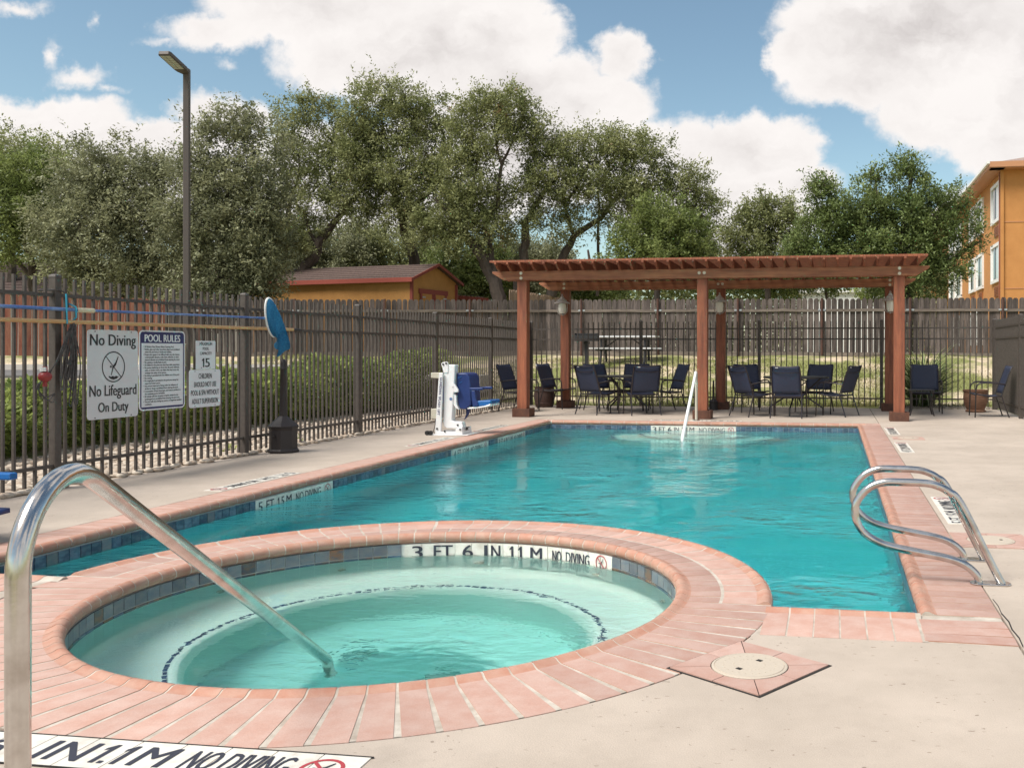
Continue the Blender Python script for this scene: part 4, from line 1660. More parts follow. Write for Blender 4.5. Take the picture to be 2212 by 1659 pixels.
# further wing with a gable behind
fw = empty('hotel_wing', (HX - 1.0, HY + 24, 0), 'further orange wing with a small gable behind the right trees', 'building')
mb = MB()
mb.box((HX + 4, HY + 29, 4.9), (9.4, 10, 9.8))
part('wall', mb, 'stucco', fw, world=True)
mb = MB()
mb.v = [Vector((HX - 1.1, HY + 23.6, 9.7)), Vector((HX + 2.6, HY + 23.6, 9.7)), Vector((HX + .75, HY + 23.6, 11.1)), Vector((HX - 1.1, HY + 34, 9.7)), Vector((HX + 2.6, HY + 34, 9.7)), Vector((HX + .75, HY + 34, 11.1))]
for f in ((0, 1, 2), (0, 3, 5, 2), (1, 4, 5, 2), (0, 1, 4, 3)):
    mb.face(f)
part('roof', mb, 'shingle_pale', fw, world=True)
mb = MB()
mb.beam((HX - 1.2, HY + 23.5, 9.65), (HX + .75, HY + 23.5, 11.15), .06, .2)
mb.beam((HX + .75, HY + 23.5, 11.15), (HX + 2.7, HY + 23.5, 9.65), .06, .2)
part('barge_board', mb, 'white_trim', fw, world=True)

# ------------------------------------------------------------------ pergola
PX, PYF, PYB = (-5.63, -2.30, 1.12), 16.50, 19.25
perg = empty('pergola', (-2.26, 17.9, 0), 'reddish stained cedar pergola on six posts over the patio tables', 'pergola')
for yy in (PYF, PYB):
    for xx in PX:
        mb = MB()
        mb.box((xx, yy, 1.34), (.182, .182, 2.66))
        p = part('post', mb, 'cedar', perg, world=True, bevel=.008)
        mb = MB()
        s = .325
        for q in range(4):
            a = q * PI / 2
            rm = Matrix.Rotation(a, 3, 'Z')
            mb.box(Vector((xx, yy, .078)) + rm @ Vector((s / 2 - .02, 0, 0)), (.04, s - (.082 if q % 2 else 0), .155), rm)
        mb.box((xx, yy, .075), (s - .09, s - .09, .13))
        part('post_foot', mb, 'cedar_dark', p, world=True, bevel=.004)
BX0, BX1 = -6.18, 1.62
for yy, nm in ((PYF, 'f'), (PYB, 'b')):
    for sgn in (-1, 1):
        y_ = yy + sgn * .115
        mb = MB()
        z0_, z1_ = 2.495, 2.66
        poly = [(BX0, z1_), (BX0, z1_ - .035), (BX0 + .22, z0_), (BX1 - .22, z0_), (BX1, z1_ - .035), (BX1, z1_)]
        mb.prism(poly, lambda a, b, h: (a, h, b), y_ - .021, y_ + .021)
        bm_ = part('beam', mb, 'cedar_beam', perg, world=True, bevel=.004)
        if sgn == -1:
            for xx in PX:
                spots = ((0, .045), (0, -.045)) if xx != PX[1] else ((-.045, .01), (.045, .01))
                for dx_, dz_ in spots:
                    mb = MB()
                    mb.lathe([(.028, 0), (.028, .008), (.013, .008), (.013, .016), (0, .018)], (0, 0, 0), 14)
                    o = part('bolt', mb, 'bolt', bm_)
                    o.location = Vector((xx + dx_, y_ - .021, 2.5775 + dz_)) - base_of(bm_)
                    o.rotation_euler = (R(90), 0, 0)
rm_ = MB()
ra, rb = PYF - .42, PYB + .42
poly = [(ra, 2.80), (ra, 2.765), (ra + .20, 2.66), (rb - .20, 2.66), (rb, 2.765), (rb, 2.80)]
rm_.prism(poly, lambda a, b, h: (h, a, b), -.019, .019)
rme = mesh_of('rafter', rm_, 'cedar')
xr = BX0 + .16
ri = 0
while xr < BX1 - .10:
    inst('rafter', rme, perg, (xr - perg.location.x, -perg.location.y, -.0), 0)
    xr += .2255
    ri += 1
sl = MB()
sl.box((0, 0, 0), (BX1 - BX0 - .10, .050, .036))
sme = mesh_of('slat', sl, 'cedar')
yy = PYF - .38
while yy < PYB + .40:
    inst('slat', sme, perg, ((BX0 + BX1) / 2 - perg.location.x, yy - perg.location.y, 2.8185))
    yy += .082

# lanterns on the rear posts
def lantern(x, label):
    y_ = PYB - .091
    root = empty('wall_lantern', (x, y_, 2.10), label, 'lantern', 'lanterns on the rear pergola posts')
    mb = MB()
    mb.lathe([(.052, 0), (.052, .012), (.03, .02), (0, .02)], (0, 0, 0), 18)
    o = part('wall_plate', mb, 'lantern', root)
    o.rotation_euler = (R(90), 0, 0)
    o.location = (.0, 0, -.03)
    mb = MB()
    mb.tube([(0, -.01, -.06), (.0, -.07, -.115), (0, -.14, -.115), (0, -.145, -.085)], .010, 8)
    for s in (-1, 1):
        mb.tube([(0, -.14, -.105), (s * .05, -.14, -.10), (s * .088, -.14, -.05), (s * .09, -.14, .075)], .0075, 6)
    part('bracket', mb, 'lantern', root)
    mb = MB()
    mb.lathe([(.012, -.09), (.045, -.085), (.062, -.05), (.068, .0), (.066, .06), (.060, .085)], (0, -.14, 0), 20)
    part('glass', mb, 'frosted', root)
    mb = MB()
    mb.lathe([(.062, .083), (.135, .083), (.128, .098), (.078, .125), (.070, .140), (.072, .150), (.060, .158), (.036, .180), (.026, .200), (.028, .206), (.012, .212), (.010, .222), (.018, .232), (.010, .245), (0, .25)], (0, -.14, 0), 24)
    part('cap', mb, 'lantern', root)
    for o in root.children:
        o.scale = (1.22, 1.22, 1.22)
    return root


lantern(PX[0], 'bronze lantern with frosted glass on the left rear pergola post')
lantern(PX[1], 'bronze lantern with frosted glass on the middle rear pergola post')
lantern(PX[2], 'bronze lantern with frosted glass on the right rear pergola post')

# ------------------------------------------------------------------ street lamp
lb = cw(-10.15, 19.0)
lamp = empty('street_lamp', (lb.x, lb.y, .5), 'tall square brown lamp post with flat LED head', 'street lamp')
mb = MB()
mb.box((0, 0, 3.22), (.115, .115, 6.44))
o = part('pole', mb, 'lamp_metal', lamp, bevel=.012)
o.rotation_euler = (0, 0, R(20))
mb = MB()
mb.box((0, 0, .1), (.3, .3, .02))
part('base_plate', mb, 'lamp_metal', lamp)
# head tilts up towards the camera's left
hd_ = empty('tmp', (0, 0, 0))
bpy.data.objects.remove(hd_)
e1 = (cw(-.05, -1) - cw(0, 0)).normalized()
hx = Vector((e1.x, e1.y, .24)).normalized()
hy = Vector((0, 0, 1)).cross(hx).normalized()
hz = hx.cross(hy)
rot = Matrix((hx, hy, hz)).transposed()
mb = MB()
poly = [(.04, -.05), (.14, -.11), (.22, -.125), (.76, -.125), (.80, -.10), (.80, .10), (.76, .125), (.22, .125), (.14, .11), (.04, .05)]
org = Vector((0, 0, 6.33))
mb.prism(poly, lambda a, b, h: org + rot @ Vector((a, b, h)), -.03, .045)
head = part('lamp_head', mb, 'lamp_metal', lamp, bevel=.01)
mb = MB()
for i in range(2):
    for j in range(6):
        mb.box(org + rot @ Vector((.30 + j * .082, (i - .5) * .10, -.034)), (.072, .090, .008), rot)
part('led_lens', mb, 'led', head)

# ------------------------------------------------------------------ handrails
def steel_tube(pts, r, n=16, sub=10):
    """smooth a polyline of corner points with Catmull-Rom and sweep"""
    P = [Vector(p) for p in pts]
    Q = [P[0] * 2 - P[1]] + P + [P[-1] * 2 - P[-2]]
    out = []
    for i in range(1, len(Q) - 2):
        for k in range(sub):
            t = k / sub
            a, b, c, d = Q[i - 1], Q[i], Q[i + 1], Q[i + 2]
            out.append(.5 * ((2 * b) + (c - a) * t + (2 * a - 5 * b + 4 * c - d) * t * t + (3 * b - a - 3 * c + d) * t ** 3))
    out.append(P[-1])
    mb = MB()
    mb.tube(out, r, n)
    return mb


def plane_pt(D, z):
    return cw(-1.33 - .0888 * (D - 1.86), D, z)


def arc_pts(p0, p1, p2, rad, n=7):
    """round the corner p1 with the given radius, 2D points"""
    a, b = (p0 - p1).normalized(), (p2 - p1).normalized()
    ang = a.angle(b)
    t = rad / math.tan(ang / 2)
    s0, s1 = p1 + a * t, p1 + b * t
    bis = (a + b).normalized()
    c = p1 + bis * (rad / math.sin(ang / 2))
    v0, v1 = s0 - c, s1 - c
    tot = v0.angle(v1)
    out = []
    for i in range(n + 1):
        f = i / n
        out.append(c + (v0 * math.sin((1 - f) * tot) + v1 * math.sin(f * tot)) / math.sin(tot))
    return out


c0 = Vector((1.86, 0, 0))
up0, up1 = Vector((1.86, 0, .10)), Vector((1.86, 0, .25))
apex = Vector((1.86, 0, .792 + .559 * (2.345 - 1.86)))
dn = Vector((3.96, 0, -.08 - .559 * .055))
corner = arc_pts(up0, apex, dn, .185, 14)
dn2 = arc_pts(corner[-1], dn, Vector((4.02, 0, -.6)), .08, 6)
path = [Vector((1.86, 0, 0)), up1] + corner + dn2 + [Vector((4.0, 0, -.31))]
mb = MB()
mb.tube([plane_pt(p.x, p.z) for p in path], .0225, 24)
hr_b = plane_pt(1.86, 0)
hr = empty('handrail', hr_b, 'curved stainless handrail rising in the foreground and dropping into the spa', 'handrail')
part('rail_tube', mb, 'steel', hr, world=True)
mb = MB()
mb.lathe([(.055, 0), (.055, .006), (.032, .022), (.026, .022)], hr_b, 24)
part('base_ring', mb, 'steel', hr, world=True)

LP = [(.859, 0.0), (.80, .115), (.653, .409), (.588, .474), (.523, .505), (.46, .514), (.36, .516), (.261, .513), (.182, .480), (.123, .408), (.113, .34), (.142, .266), (.202, .215),
      (.294, .18), (.44, .153), (.588, .126), (.673, .095), (.731, .045), (.745, .0)]
for yy, lb_ in ((5.0, 'nearer curved steel ladder rail at the right edge of the pool'), (5.56, 'further curved steel ladder rail at the right edge of the pool')):
    root = empty('ladder_rail', (.80, yy, 0), lb_, 'ladder rail', 'pair of ladder rails at the pool edge')
    part('rail_tube', steel_tube([(x - .80, 0, z) for x, z in LP], .0205, 16, 8), 'steel', root)
    mb = MB()
    poly = []
    for i in range(24):
        a = 2 * PI * i / 24
        poly.append(((.058 if math.cos(a) > 0 else -.058) + .045 * math.cos(a), .045 * math.sin(a)))
    mb.prism(poly, lambda a, b, h: (a, b, h), .0005, .010)
    part('foot_plate', mb, 'steel', root, bevel=.003)

rr = empty('handrail', (-2.35, 16.05, 0), 'white handrail dropping into the far end of the pool', 'handrail')
pth = [Vector((-2.35, 16.05, 0)), Vector((-2.35, 16.05, .5)), Vector((-2.35, 16.05, .76)), Vector((-2.348, 16.02, .825)), Vector((-2.345, 15.93, .835)), Vector((-2.34, 15.82, .77)),
       Vector((-2.25, 13.95, -.09)), Vector((-2.245, 13.85, -.16)), Vector((-2.245, 13.83, -.6))]
mb = MB()
mb.tube(pth[:4], .024, 12)
part('upright', mb, 'beige_plastic', rr, world=True)
mb = MB()
mb.tube(pth[3:], .026, 12)
part('rail_tube', mb, 'rail_white', rr, world=True)
mb = MB()
mb.lathe([(.07, 0), (.07, .008), (.04, .02), (.02, .02)], (-2.35, 16.05, 0), 20)
part('base_ring', mb, 'steel', rr, world=True)

# ------------------------------------------------------------------ ash urns
def urn(loc, label, s=1.0):
    root = empty('ash_urn', loc, label, 'ash urn', 'ash urns on the deck')
    mb = MB()
    n = 8
    mb.lathe([(.172, 0), (.178, .012), (.178, .030), (.160, .045), (.160, .06), (.158, .270), (.166, .285), (.172, .300)], (0, 0, 0), n, smooth=False, phase=PI / 8)
    part('body', mb, 'urn', root, bevel=.006)
    mb = MB()
    mb.lathe([(.172, .301), (.176, .315), (.166, .325), (.055, .425), (.050, .432)], (0, 0, 0), n, smooth=False, phase=PI / 8)
    part('lid', mb, 'urn', root, bevel=.004)
    mb = MB()
    mb.lathe([(.046, .43), (.034, .98), (.038, .985), (.038, 1.0), (.034, 1.006), (.036, 1.05), (.030, 1.085), (.016, 1.105), (0, 1.11)], (0, 0, 0), 20)
    part('stem', mb, 'urn', root)
    mb = MB()
    mb.box((-.02, -.162, .20), (.03, .02, .02))
    part('latch', mb, 'urn', root)
    for o in root.children:
        o.scale = (s, s, s)
    return root


urn((-6.46, 10.22, 0), 'dark brown smokers urn with tall stem beside the left fence')
urn((-2.42, 18.95, 0), 'dark smokers urn half hidden behind the middle front pergola post', .55)

# ------------------------------------------------------------------ signs on the left fence
SXP = FX + .034
def sign(y0_, y1_, z0_, z1_, matn, label, rad=.03):
    c = Vector((SXP, (y0_ + y1_) / 2, (z0_ + z1_) / 2))
    root = empty('sign', c, label, 'sign', 'notices on the metal fence')
    w_, h = (y1_ - y0_) / 2, (z1_ - z0_) / 2
    def rounded(w_, h, rad, n=5):
        pts = []
        for cx_, cz_, s0 in ((w_ - rad, h - rad, 0), (-w_ + rad, h - rad, 90), (-w_ + rad, -h + rad, 180), (w_ - rad, -h + rad, 270)):
            for i in range(n + 1):
                a = R(s0 + 90 * i / n)
                pts.append((cx_ + rad * math.cos(a), cz_ + rad * math.sin(a)))
        return pts
    mb = MB()
    mb.prism(rounded(w_, h, rad), lambda a, b, z: (z, a, b), 0, .003)
    part('panel', mb, matn, root)
    for sy in (-1, 1):
        for sz in (-1, 1):
            mb = MB()
            mb.lathe([(.006, 0), (.006, .002), (0, .003)], (0, 0, 0), 8)
            o = part('screw', mb, 'print_black', root)
            o.location = (.003, sy * (w_ - .09), sz * (h - .016))
            o.rotation_euler = (0, R(90), 0)
    return root, c, rounded


def put_text(root, c, tx, y, z, wd, ht, m_='print_black', bold=.01, dx=.0045, **kw):
    me = text_mesh('lettering', tx, wd, ht, m_, bold, 0, **kw)
    place('lettering', me, root, c + Vector((dx, y, z)), (0, 1, 0), (0, 0, 1))


s1, c1, rd = sign(7.493, 8.118, .575, 1.398, 'sign_grey', 'large pale NO DIVING NO LIFEGUARD ON DUTY sign, leftmost on the fence')
put_text(s1, c1, 'No Diving', 0, .302, .56, .135, bold=.018)
put_text(s1, c1, 'No Lifeguard', 0, -.166, .575, .135, bold=.014)
put_text(s1, c1, 'On Duty', 0, -.318, .37, .118, bold=.018)


def flat_poly(pts, root, c, m_, nm, dx=.0045):
    mb = MB()
    b = len(mb.v)
    mb.v += [Vector((0, a, b_)) for a, b_ in pts]
    mb.face(range(len(pts)))
    o = part(nm, mb, m_, root)
    o.location = (dx, 0, 0)
    return o


zc_ = .068
mb = MB()
for i in range(40):
    a, b = 2 * PI * i / 40, 2 * PI * (i + 1) / 40
    q = len(mb.v)
    for rr_, t in ((.142, a), (.142, b), (.131, b), (.131, a)):
        mb.v.append(Vector((0, rr_ * math.cos(t), zc_ + rr_ * math.sin(t) * 1.02)))
    mb.face([q, q + 1, q + 2, q + 3])
q = len(mb.v)
for a, b in ((-.098, .096), (-.092, .102), (.098, -.096), (.092, -.102)):
    mb.v.append(Vector((.0002, a, zc_ + b)))
mb.face([q, q + 1, q + 2, q + 3])
k = .13
q = len(mb.v)
body = [(.42, .78), (.46, .72), (.30, .30), (.22, .12), (-.02, -.10), (-.20, -.60), (-.26, -.58), (-.12, -.06), (-.14, .0), (.02, .16), (.18, .34)]
for a, b in body:
    mb.v.append(Vector((.0004, a * k, zc_ + b * k)))
mb.face([q + i for i in range(len(body))])
q = len(mb.v)
for i in range(12):
    mb.v.append(Vector((.0004, -.26 * k + .085 * k * math.cos(i * PI / 6), zc_ + .02 * k + .085 * k * math.sin(i * PI / 6))))
mb.face([q + i for i in range(12)])
q = len(mb.v)
wave = [(-.5 + i / 12, -.68 + .035 * math.sin(i * 1.6)) for i in range(13)] + [(.32, -.84), (0, -.92), (-.32, -.84)]
for a, b in wave:
    mb.v.append(Vector((.0004, a * k, zc_ + b * k)))
mb.face([q + i for i in range(len(wave))])
o = part('no_diving_symbol', mb, 'print_black', s1)
o.location = (.0045, 0, 0)

s2, c2, rd = sign(8.132, 8.780, .618, 1.406, 'sign_white', 'white POOL RULES notice with navy border and header', .045)
w2, h2 = .324, .394
for nm, pts, dx_, m_ in (('border', rd(w2 - .014, h2 - .014, .035), .0036, 'sign_navy'),):
    flat_poly(pts, s2, c2, m_, nm, dx_)
flat_poly([(-w2 + .030, -h2 + .034), (w2 - .030, -h2 + .034), (w2 - .030, .268), (-w2 + .030, .268)], s2, c2, 'sign_white', 'text_field', .0041)
put_text(s2, c2, 'POOL RULES', 0, .318, .50, .072, 'print_white', .03, .0046)
rules = ['\u2022  All Bathers Must Shower Before Entering Pool.', '\u2022  Bottles, glass and other hazardous objects are prohibited', '    within the pool area or bathroom facilities.',
         '\u2022  People who appear to be afflicted with cuts, skin disease,', '    communicable diseases, colds, fever, infection or other', '    physical ailments are prohibited from entering the water.',
         '\u2022  No spitting or bodily fluids in pool.', '\u2022  All children in the pool area must have adult supervision.', '\u2022  No person shall bring or throw into the pool, walkways,',
         '    aisles, or locker rooms, any object that may in any way', '    endanger the safety of any person.', '\u2022  No diving is permitted into the shallow area of the pool.', '\u2022  No running.',
         '\u2022  No rough play is permitted in the pool area except for', '    supervised water sports.', '\u2022  Any person suspected of being under the influence of', '    alcohol or drugs is prohibited from entering the pool.',
         '\u2022  Consumption of food, beverages, and tobacco products in', '    the swimming pool is forbidden.', '\u2022  All animals with the exception of guide animals for the',
         '    handicapped are prohibited from entering the pool area.', '\u2022  The pool will close during any severe or dangerous weather', '    conditions.']
put_text(s2, c2, '\n'.join(rules), 0, -.050, .545, .585, 'print_black', .022, .0046, align='L')
s3, c3_, rd = sign(8.950, 9.266, 1.008, 1.312, 'sign_white', 'small white MAXIMUM POOL CAPACITY 15 sign, right of the rules', .01)
for tx, z, wd, ht, bo in (('MAXIMUM', .118, .20, .032, .02), ('POOL', .068, .10, .032, .02), ('CAPACITY', .018, .19, .032, .02), ('15', -.082, .13, .095, .04)):
    put_text(s3, c3_, tx, 0, z, wd, ht, 'print_black', bo)
s4, c4_, rd = sign(8.845, 9.350, .604, 1.004, 'sign_white', 'white CHILDREN SHOULD NOT USE POOL sign below the capacity sign', .03)
for tx, z, wd in (('CHILDREN', .132, .21), ('SHOULD NOT USE', .044, .36), ('POOL & SPA WITHOUT', -.044, .45), ('ADULT SUPERVISION', -.134, .42)):
    put_text(s4, c4_, tx, 0, z, wd, .055, 'print_black', .012)
# small cream control box between the notices
bx = empty('control_box', (FX - .06, 8.86, 1.16), 'small cream plastic box behind the fence between the notices', 'control box')
mb = MB()
mb.box((0, 0, 0), (.06, .10, .24))
part('case', mb, 'cream', bx, bevel=.01)
mb = MB()
mb.tube([(0, -.02, .12), (0, -.02, .17)], .012, 8)
part('conduit', mb, 'galv', bx)

# ------------------------------------------------------------------ poles, net and rope on the fence
bp = empty('net_pole', (FX + .07, 8.0, 1.57), 'blue telescopic pole lying along the fence with a skimmer net at its end', 'net pole')
mb = MB()
mb.tube([(FX + .075, 5.2, 1.560), (FX + .075, 7.40, 1.566)], .0165, 12)
mb.tube([(FX + .075, 7.36, 1.566), (FX + .075, 10.02, 1.590)], .0130, 12)
part('pole', mb, 'pole_blue', bp, world=True)
mb = MB()
mb.tube([(FX + .075, 7.33, 1.565), (FX + .075, 7.52, 1.567)], .022, 12)
part('locking_collar', mb, 'cream', bp, world=True)
mb = MB()
mb.tube([(FX + .075, 9.98, 1.588), (FX + .10, 10.10, 1.59)], .015, 10)
part('net_socket', mb, 'pole_blue', bp, world=True)
nc = Vector((FX + .13, 10.13, 1.60))
rim = []
for i in range(33):
    a = 2 * PI * i / 32
    yy_ = .078 * math.cos(a)
    zz_ = .225 * math.sin(a)
    rim.append(nc + Vector((.02 * math.cos(a), yy_ + zz_ * -.22 + .02, zz_)))
mb = MB()
mb.tube(rim, .0125, 8, caps=False)
part('net_rim', mb, 'rail_white', bp, world=True)
mb = MB()


def net_fn(u, v):
    a = 2 * PI * v
    k = u
    top = Vector((.02 * math.cos(a), .078 * math.cos(a) + .225 * math.sin(a) * -.22 + .02, .225 * math.sin(a)))
    r_ = 1 - .25 * k
    bag = Vector((.03 + .05 * math.sin(a * 2 + 1) * k, .17, -.42 - .02 * math.sin(a * 3)))
    fl = Vector((.04 * math.cos(a), .055 * math.cos(a), .07 * math.sin(a)))
    kk = smooth(k)
    wr = .007 * math.sin(a * 3 + k * 7) * math.sin(PI * min(1, k * 1.2))
    return nc + top * (1 - kk) + (bag * .9 + fl) * kk + Vector((wr + .07 * math.sin(PI * k), wr, 0))


mb.grid(net_fn, 16, 32)
part('net_bag', mb, 'net', bp, world=True)
wp = empty('wooden_pole', (FX + .08, 8.0, 1.475), 'varnished wooden pole with black tip lying along the fence below the blue pole', 'pole')
mb = MB()
mb.tube([(FX + .085, 5.2, 1.452), (FX + .085, 10.68, 1.468)], .0185, 12)
part('pole', mb, 'pole_wood', wp, world=True)
mb = MB()
mb.tube([(FX + .085, 10.67, 1.468), (FX + .085, 10.80, 1.466), (FX + .085, 10.86, 1.464)], [.02, .018, .010], 10)
part('tip', mb, 'print_black', wp, world=True)
tie = empty('cable_tie', (FX + .05, 7.19, 1.6), 'cyan strap and dark ties holding both poles to the fence post', 'strap')
mb = MB()
mb.tube([(FX + .10, 7.19, 1.70), (FX + .105, 7.195, 1.44)], .007, 6)
mb.tube([(FX + .04, 7.28, 1.62), (FX + .11, 7.285, 1.59), (FX + .11, 7.29, 1.50), (FX + .04, 7.285, 1.44)], .008, 6)
part('strap', mb, 'tie', tie, world=True)
mb = MB()
for q in range(3):
    mb.tube([(FX - .05, 7.05 + q * .02, 1.72 + q * .01), (FX + .05, 7.18, 1.735), (FX + .045, 7.26, 1.70), (FX + .05, 7.27, 1.58)], .006, 6)
part('cord_tie', mb, 'rope', tie, world=True)
rp_ = empty('safety_rope', (FX + .09, 7.25, 1.45), 'coiled dark rope with a red float hanging on the fence post', 'rope')
for k in range(16):
    mb = MB()
    y_off = RNG.uniform(-.06, .09)
    low = RNG.uniform(.62, 1.1)
    xo = RNG.uniform(.02, .07)
    pts = [Vector((FX + .09, 7.27, 1.455 + RNG.uniform(-.02, .01)))]
    for t in (.2, .4, .6, .8, .95):
        pts.append(Vector((FX + .05 + xo + RNG.uniform(-.006, .006), 7.26 - .07 * t + y_off * math.sin(PI * t * .7), 1.45 - (1.45 - low) * t)))
    pts.append(Vector((FX + .06 + xo, 7.20 + y_off, low)))
    for t in (.8, .5, .2):
        pts.append(Vector((FX + .05 + xo, 7.235 - .05 * t + (y_off + .045) * math.sin(PI * t * .8), 1.45 - (1.45 - low) * t)))
    pts.append(Vector((FX + .095, 7.28, 1.46)))
    st_ = steel_tube(pts, .0055, 5, 3)
    part('strand', st_, 'rope', rp_, world=True)
for k in range(3):
    pts = [(FX + .09, 7.25, 1.44), (FX + .10, 7.16 - k * .03, 1.20 - k * .03), (FX + .10, 7.04, 1.05), (FX + .085, 6.98 + k * .02, .98), (FX + .08, 6.93 - k * .012, .90), (FX + .08, 6.96 + k * .05, .80 - k * .02), (FX + .09, 7.08, .84)]
    part('strand', steel_tube(pts, .005, 5, 4), 'rope', rp_, world=True)
mb = MB()
mb.ball((FX + .085, 6.985, .985), .052, 10, sz=.9)
mb.tube([(FX + .085, 6.985, .90), (FX + .085, 6.985, 1.07)], .018, 8)
part('float', mb, 'red_float', rp_, world=True)
mb = MB()
mb.tube([(FX + .085, 6.965, 1.03), (FX + .085, 6.965, 1.065)], .024, 8)
part('float_cap', mb, 'rail_white', rp_, world=True)

# ------------------------------------------------------------------ pool lift
LY = 12.80


def yplane(px, py, Yp):
    a = (px - 1481) / 2017
    D = Yp / (a * SA + CA)
    return (a * D * CA - D * SA, EYE + (759 - py) / 2017 * D)


def lz(x, y):
    return yplane(922 + .1936 * x, 768.3 + .1936 * y, LY)


lift = empty('pool_lift', (-5.45, LY, 0), 'white powder coated pool lift with blue plastic seat beside the pool', 'pool lift')


def lpart(name, poly, y0_, y1_, m_, parent=None, bevel=.006):
    mb = MB()
    pts = [lz(*p) for p in poly]
    mb.prism([(a, max(b, .004)) for a, b in pts], lambda a, b, h: (a, h, b), LY + y0_, LY + y1_)
    return part(name, mb, m_, parent or lift, world=True, bevel=bevel)


lpart('base_plate', [(65, 884), (70, 876), (515, 870), (515, 884)], -.20, .26, 'white_metal')
lpart('base_frame', [(140, 876), (150, 838), (445, 838), (445, 876)], -.16, -.06, 'white_metal')
lpart('base_frame', [(140, 876), (150, 838), (445, 838), (445, 876)], .10, .18, 'white_metal')
lpart('ballast_box', [(370, 870), (372, 805), (440, 795), (450, 870)], -.17, .18, 'white_metal')
lpart('mast', [(205, 735), (214, 185), (214, 100), (262, 100), (337, 100), (330, 300), (300, 715), (322, 728), (412, 735), (428, 790), (400, 808), (245, 805), (215, 780)], -.075, .06, 'white_metal', bevel=.012)
lpart('mast_head', [(214, 190), (196, 120), (186, 98), (192, 80), (215, 70), (245, 68), (262, 76), (266, 105), (262, 190)], -.085, -.065, 'white_metal', bevel=.004)
brace = lpart('brace', [(132, 845), (176, 190), (218, 190), (196, 845)], -.13, -.09, 'white_metal')
p0, p1 = lz(193, 450), lz(180, 640)
me = text_mesh('lettering', 'GUARDIAN  SPLASH  LIFT', .54, .036, 'sign_navy', .02, 0)
q0, q1 = lz(204, 232), lz(172, 665)
v = Vector((q1[0] - q0[0], 0, q1[1] - q0[1])).normalized()
place('lettering', me, brace, ((q0[0] + q1[0]) / 2, LY - .1325, (q0[1] + q1[1]) / 2), v, (-v.z, 0, v.x))
lpart('control_box', [(80, 188), (178, 190), (178, 252), (80, 246)], -.11, .03, 'beige_plastic')
lpart('battery_box', [(76, 590), (140, 586), (138, 705), (74, 698)], -.10, .02, 'beige_plastic', bevel=.01)
lpart('actuator_arm', [(312, 275), (378, 380), (376, 405), (325, 407), (325, 345), (306, 350)], -.09, -.05, 'white_metal')
lpart('seat_arm', [(312, 420), (345, 445), (350, 540), (378, 600), (340, 585), (308, 530)], -.06, .05, 'white_metal')
mb = MB()
bk = [(338, 190), (436, 193), (462, 205), (480, 240), (492, 330), (500, 545), (470, 580), (430, 600), (385, 596), (358, 560), (342, 470), (336, 320)]
lpart('seat_back', bk, -.02, .36, 'blue_plastic', bevel=.02)
for i_, (a, b) in enumerate((((350, 252), (396, 232)), ((368, 305), (400, 292)))):
    mb = MB()
    pa, pb = lz(*a), lz(*b)
    mb.beam((pa[0], LY - .024, pa[1]), (pb[0], LY - .024, pb[1]), .006, .008)
    part('moulded_rib', mb, 'blue_pad', lift, world=True)
lpart('armrest', [(480, 357), (632, 353), (632, 384), (484, 386)], -.03, .03, 'blue_plastic', bevel=.01)
lpart('armrest', [(480, 357), (632, 353), (632, 384), (484, 386)], .32, .38, 'blue_plastic', bevel=.01)
lpart('armrest_support', [(500, 386), (545, 386), (552, 480), (575, 530), (575, 560), (520, 565), (505, 500)], -.025, .02, 'blue_plastic', bevel=.01)
lpart('seat_cushion', [(560, 503), (712, 497), (718, 520), (690, 560), (520, 572), (500, 560)], .0, .38, 'blue_pad', bevel=.02)
lpart('seat_pan', [(450, 578), (560, 572), (640, 562), (708, 538), (716, 548), (700, 566), (560, 590), (455, 598)], -.01, .36, 'rail_white', bevel=.008)
lpart('footrest_strap', [(408, 600), (446, 600), (434, 655), (412, 695), (384, 720), (404, 680), (412, 640)], .10, .14, 'blue_plastic', bevel=.003)
lpart('spare_armrest', [(128, 340), (178, 340), (172, 480), (160, 545), (140, 520), (130, 470)], .05, .12, 'blue_plastic', bevel=.01)
for (x, y), yy in (((158, 806), -.135), ((424, 812), -.172), ((370, 770), -.078), ((210, 95), -.088), ((244, 84), -.088), ((252, 832), -.162)):
    mb = MB()
    mb.lathe([(.014, 0), (.014, .008), (0, .010)], (0, 0, 0), 10)
    o = part('bolt', mb, 'print_black', lift)
    a, b = lz(x, y)
    o.location = Vector((a, LY + yy, b)) - lift.location
    o.rotation_euler = (R(90), 0, 0)
mb = MB()
a, b = lz(292, 480)
mb.lathe([(.022, 0), (.022, .003), (0, .003)], (0, 0, 0), 16)
o = part('round_sticker', mb, 'pole_blue', lift)
o.location = Vector((a, LY - .0755, b)) - lift.location
o.rotation_euler = (R(90), 0, 0)
mb = MB()
a, b = lz(105, 862)
for dx_ in (0, -.05):
    mb.tube([(a + dx_, LY - .21, .035), (a + dx_, LY - .17, .035)], .032, 14)
part('wheel', mb, 'print_black', lift, world=True)
mb = MB()
pc = [lz(130, 700), lz(126, 760), lz(118, 800), lz(105, 835), lz(120, 860)]
mb.tube([(x, LY - .1, z) for x, z in pc], .005, 6)
pc = [lz(130, 700), lz(134, 770), lz(150, 815), lz(180, 830)]
mb.tube([(x, LY - .1, z) for x, z in pc], .005, 6)
part('cable', mb, 'print_black', lift, world=True)
lpart('clamp', [(462, 790), (490, 790), (488, 800), (472, 803), (472, 818), (488, 822), (462, 828)], -.10, -.04, 'print_black', bevel=0)


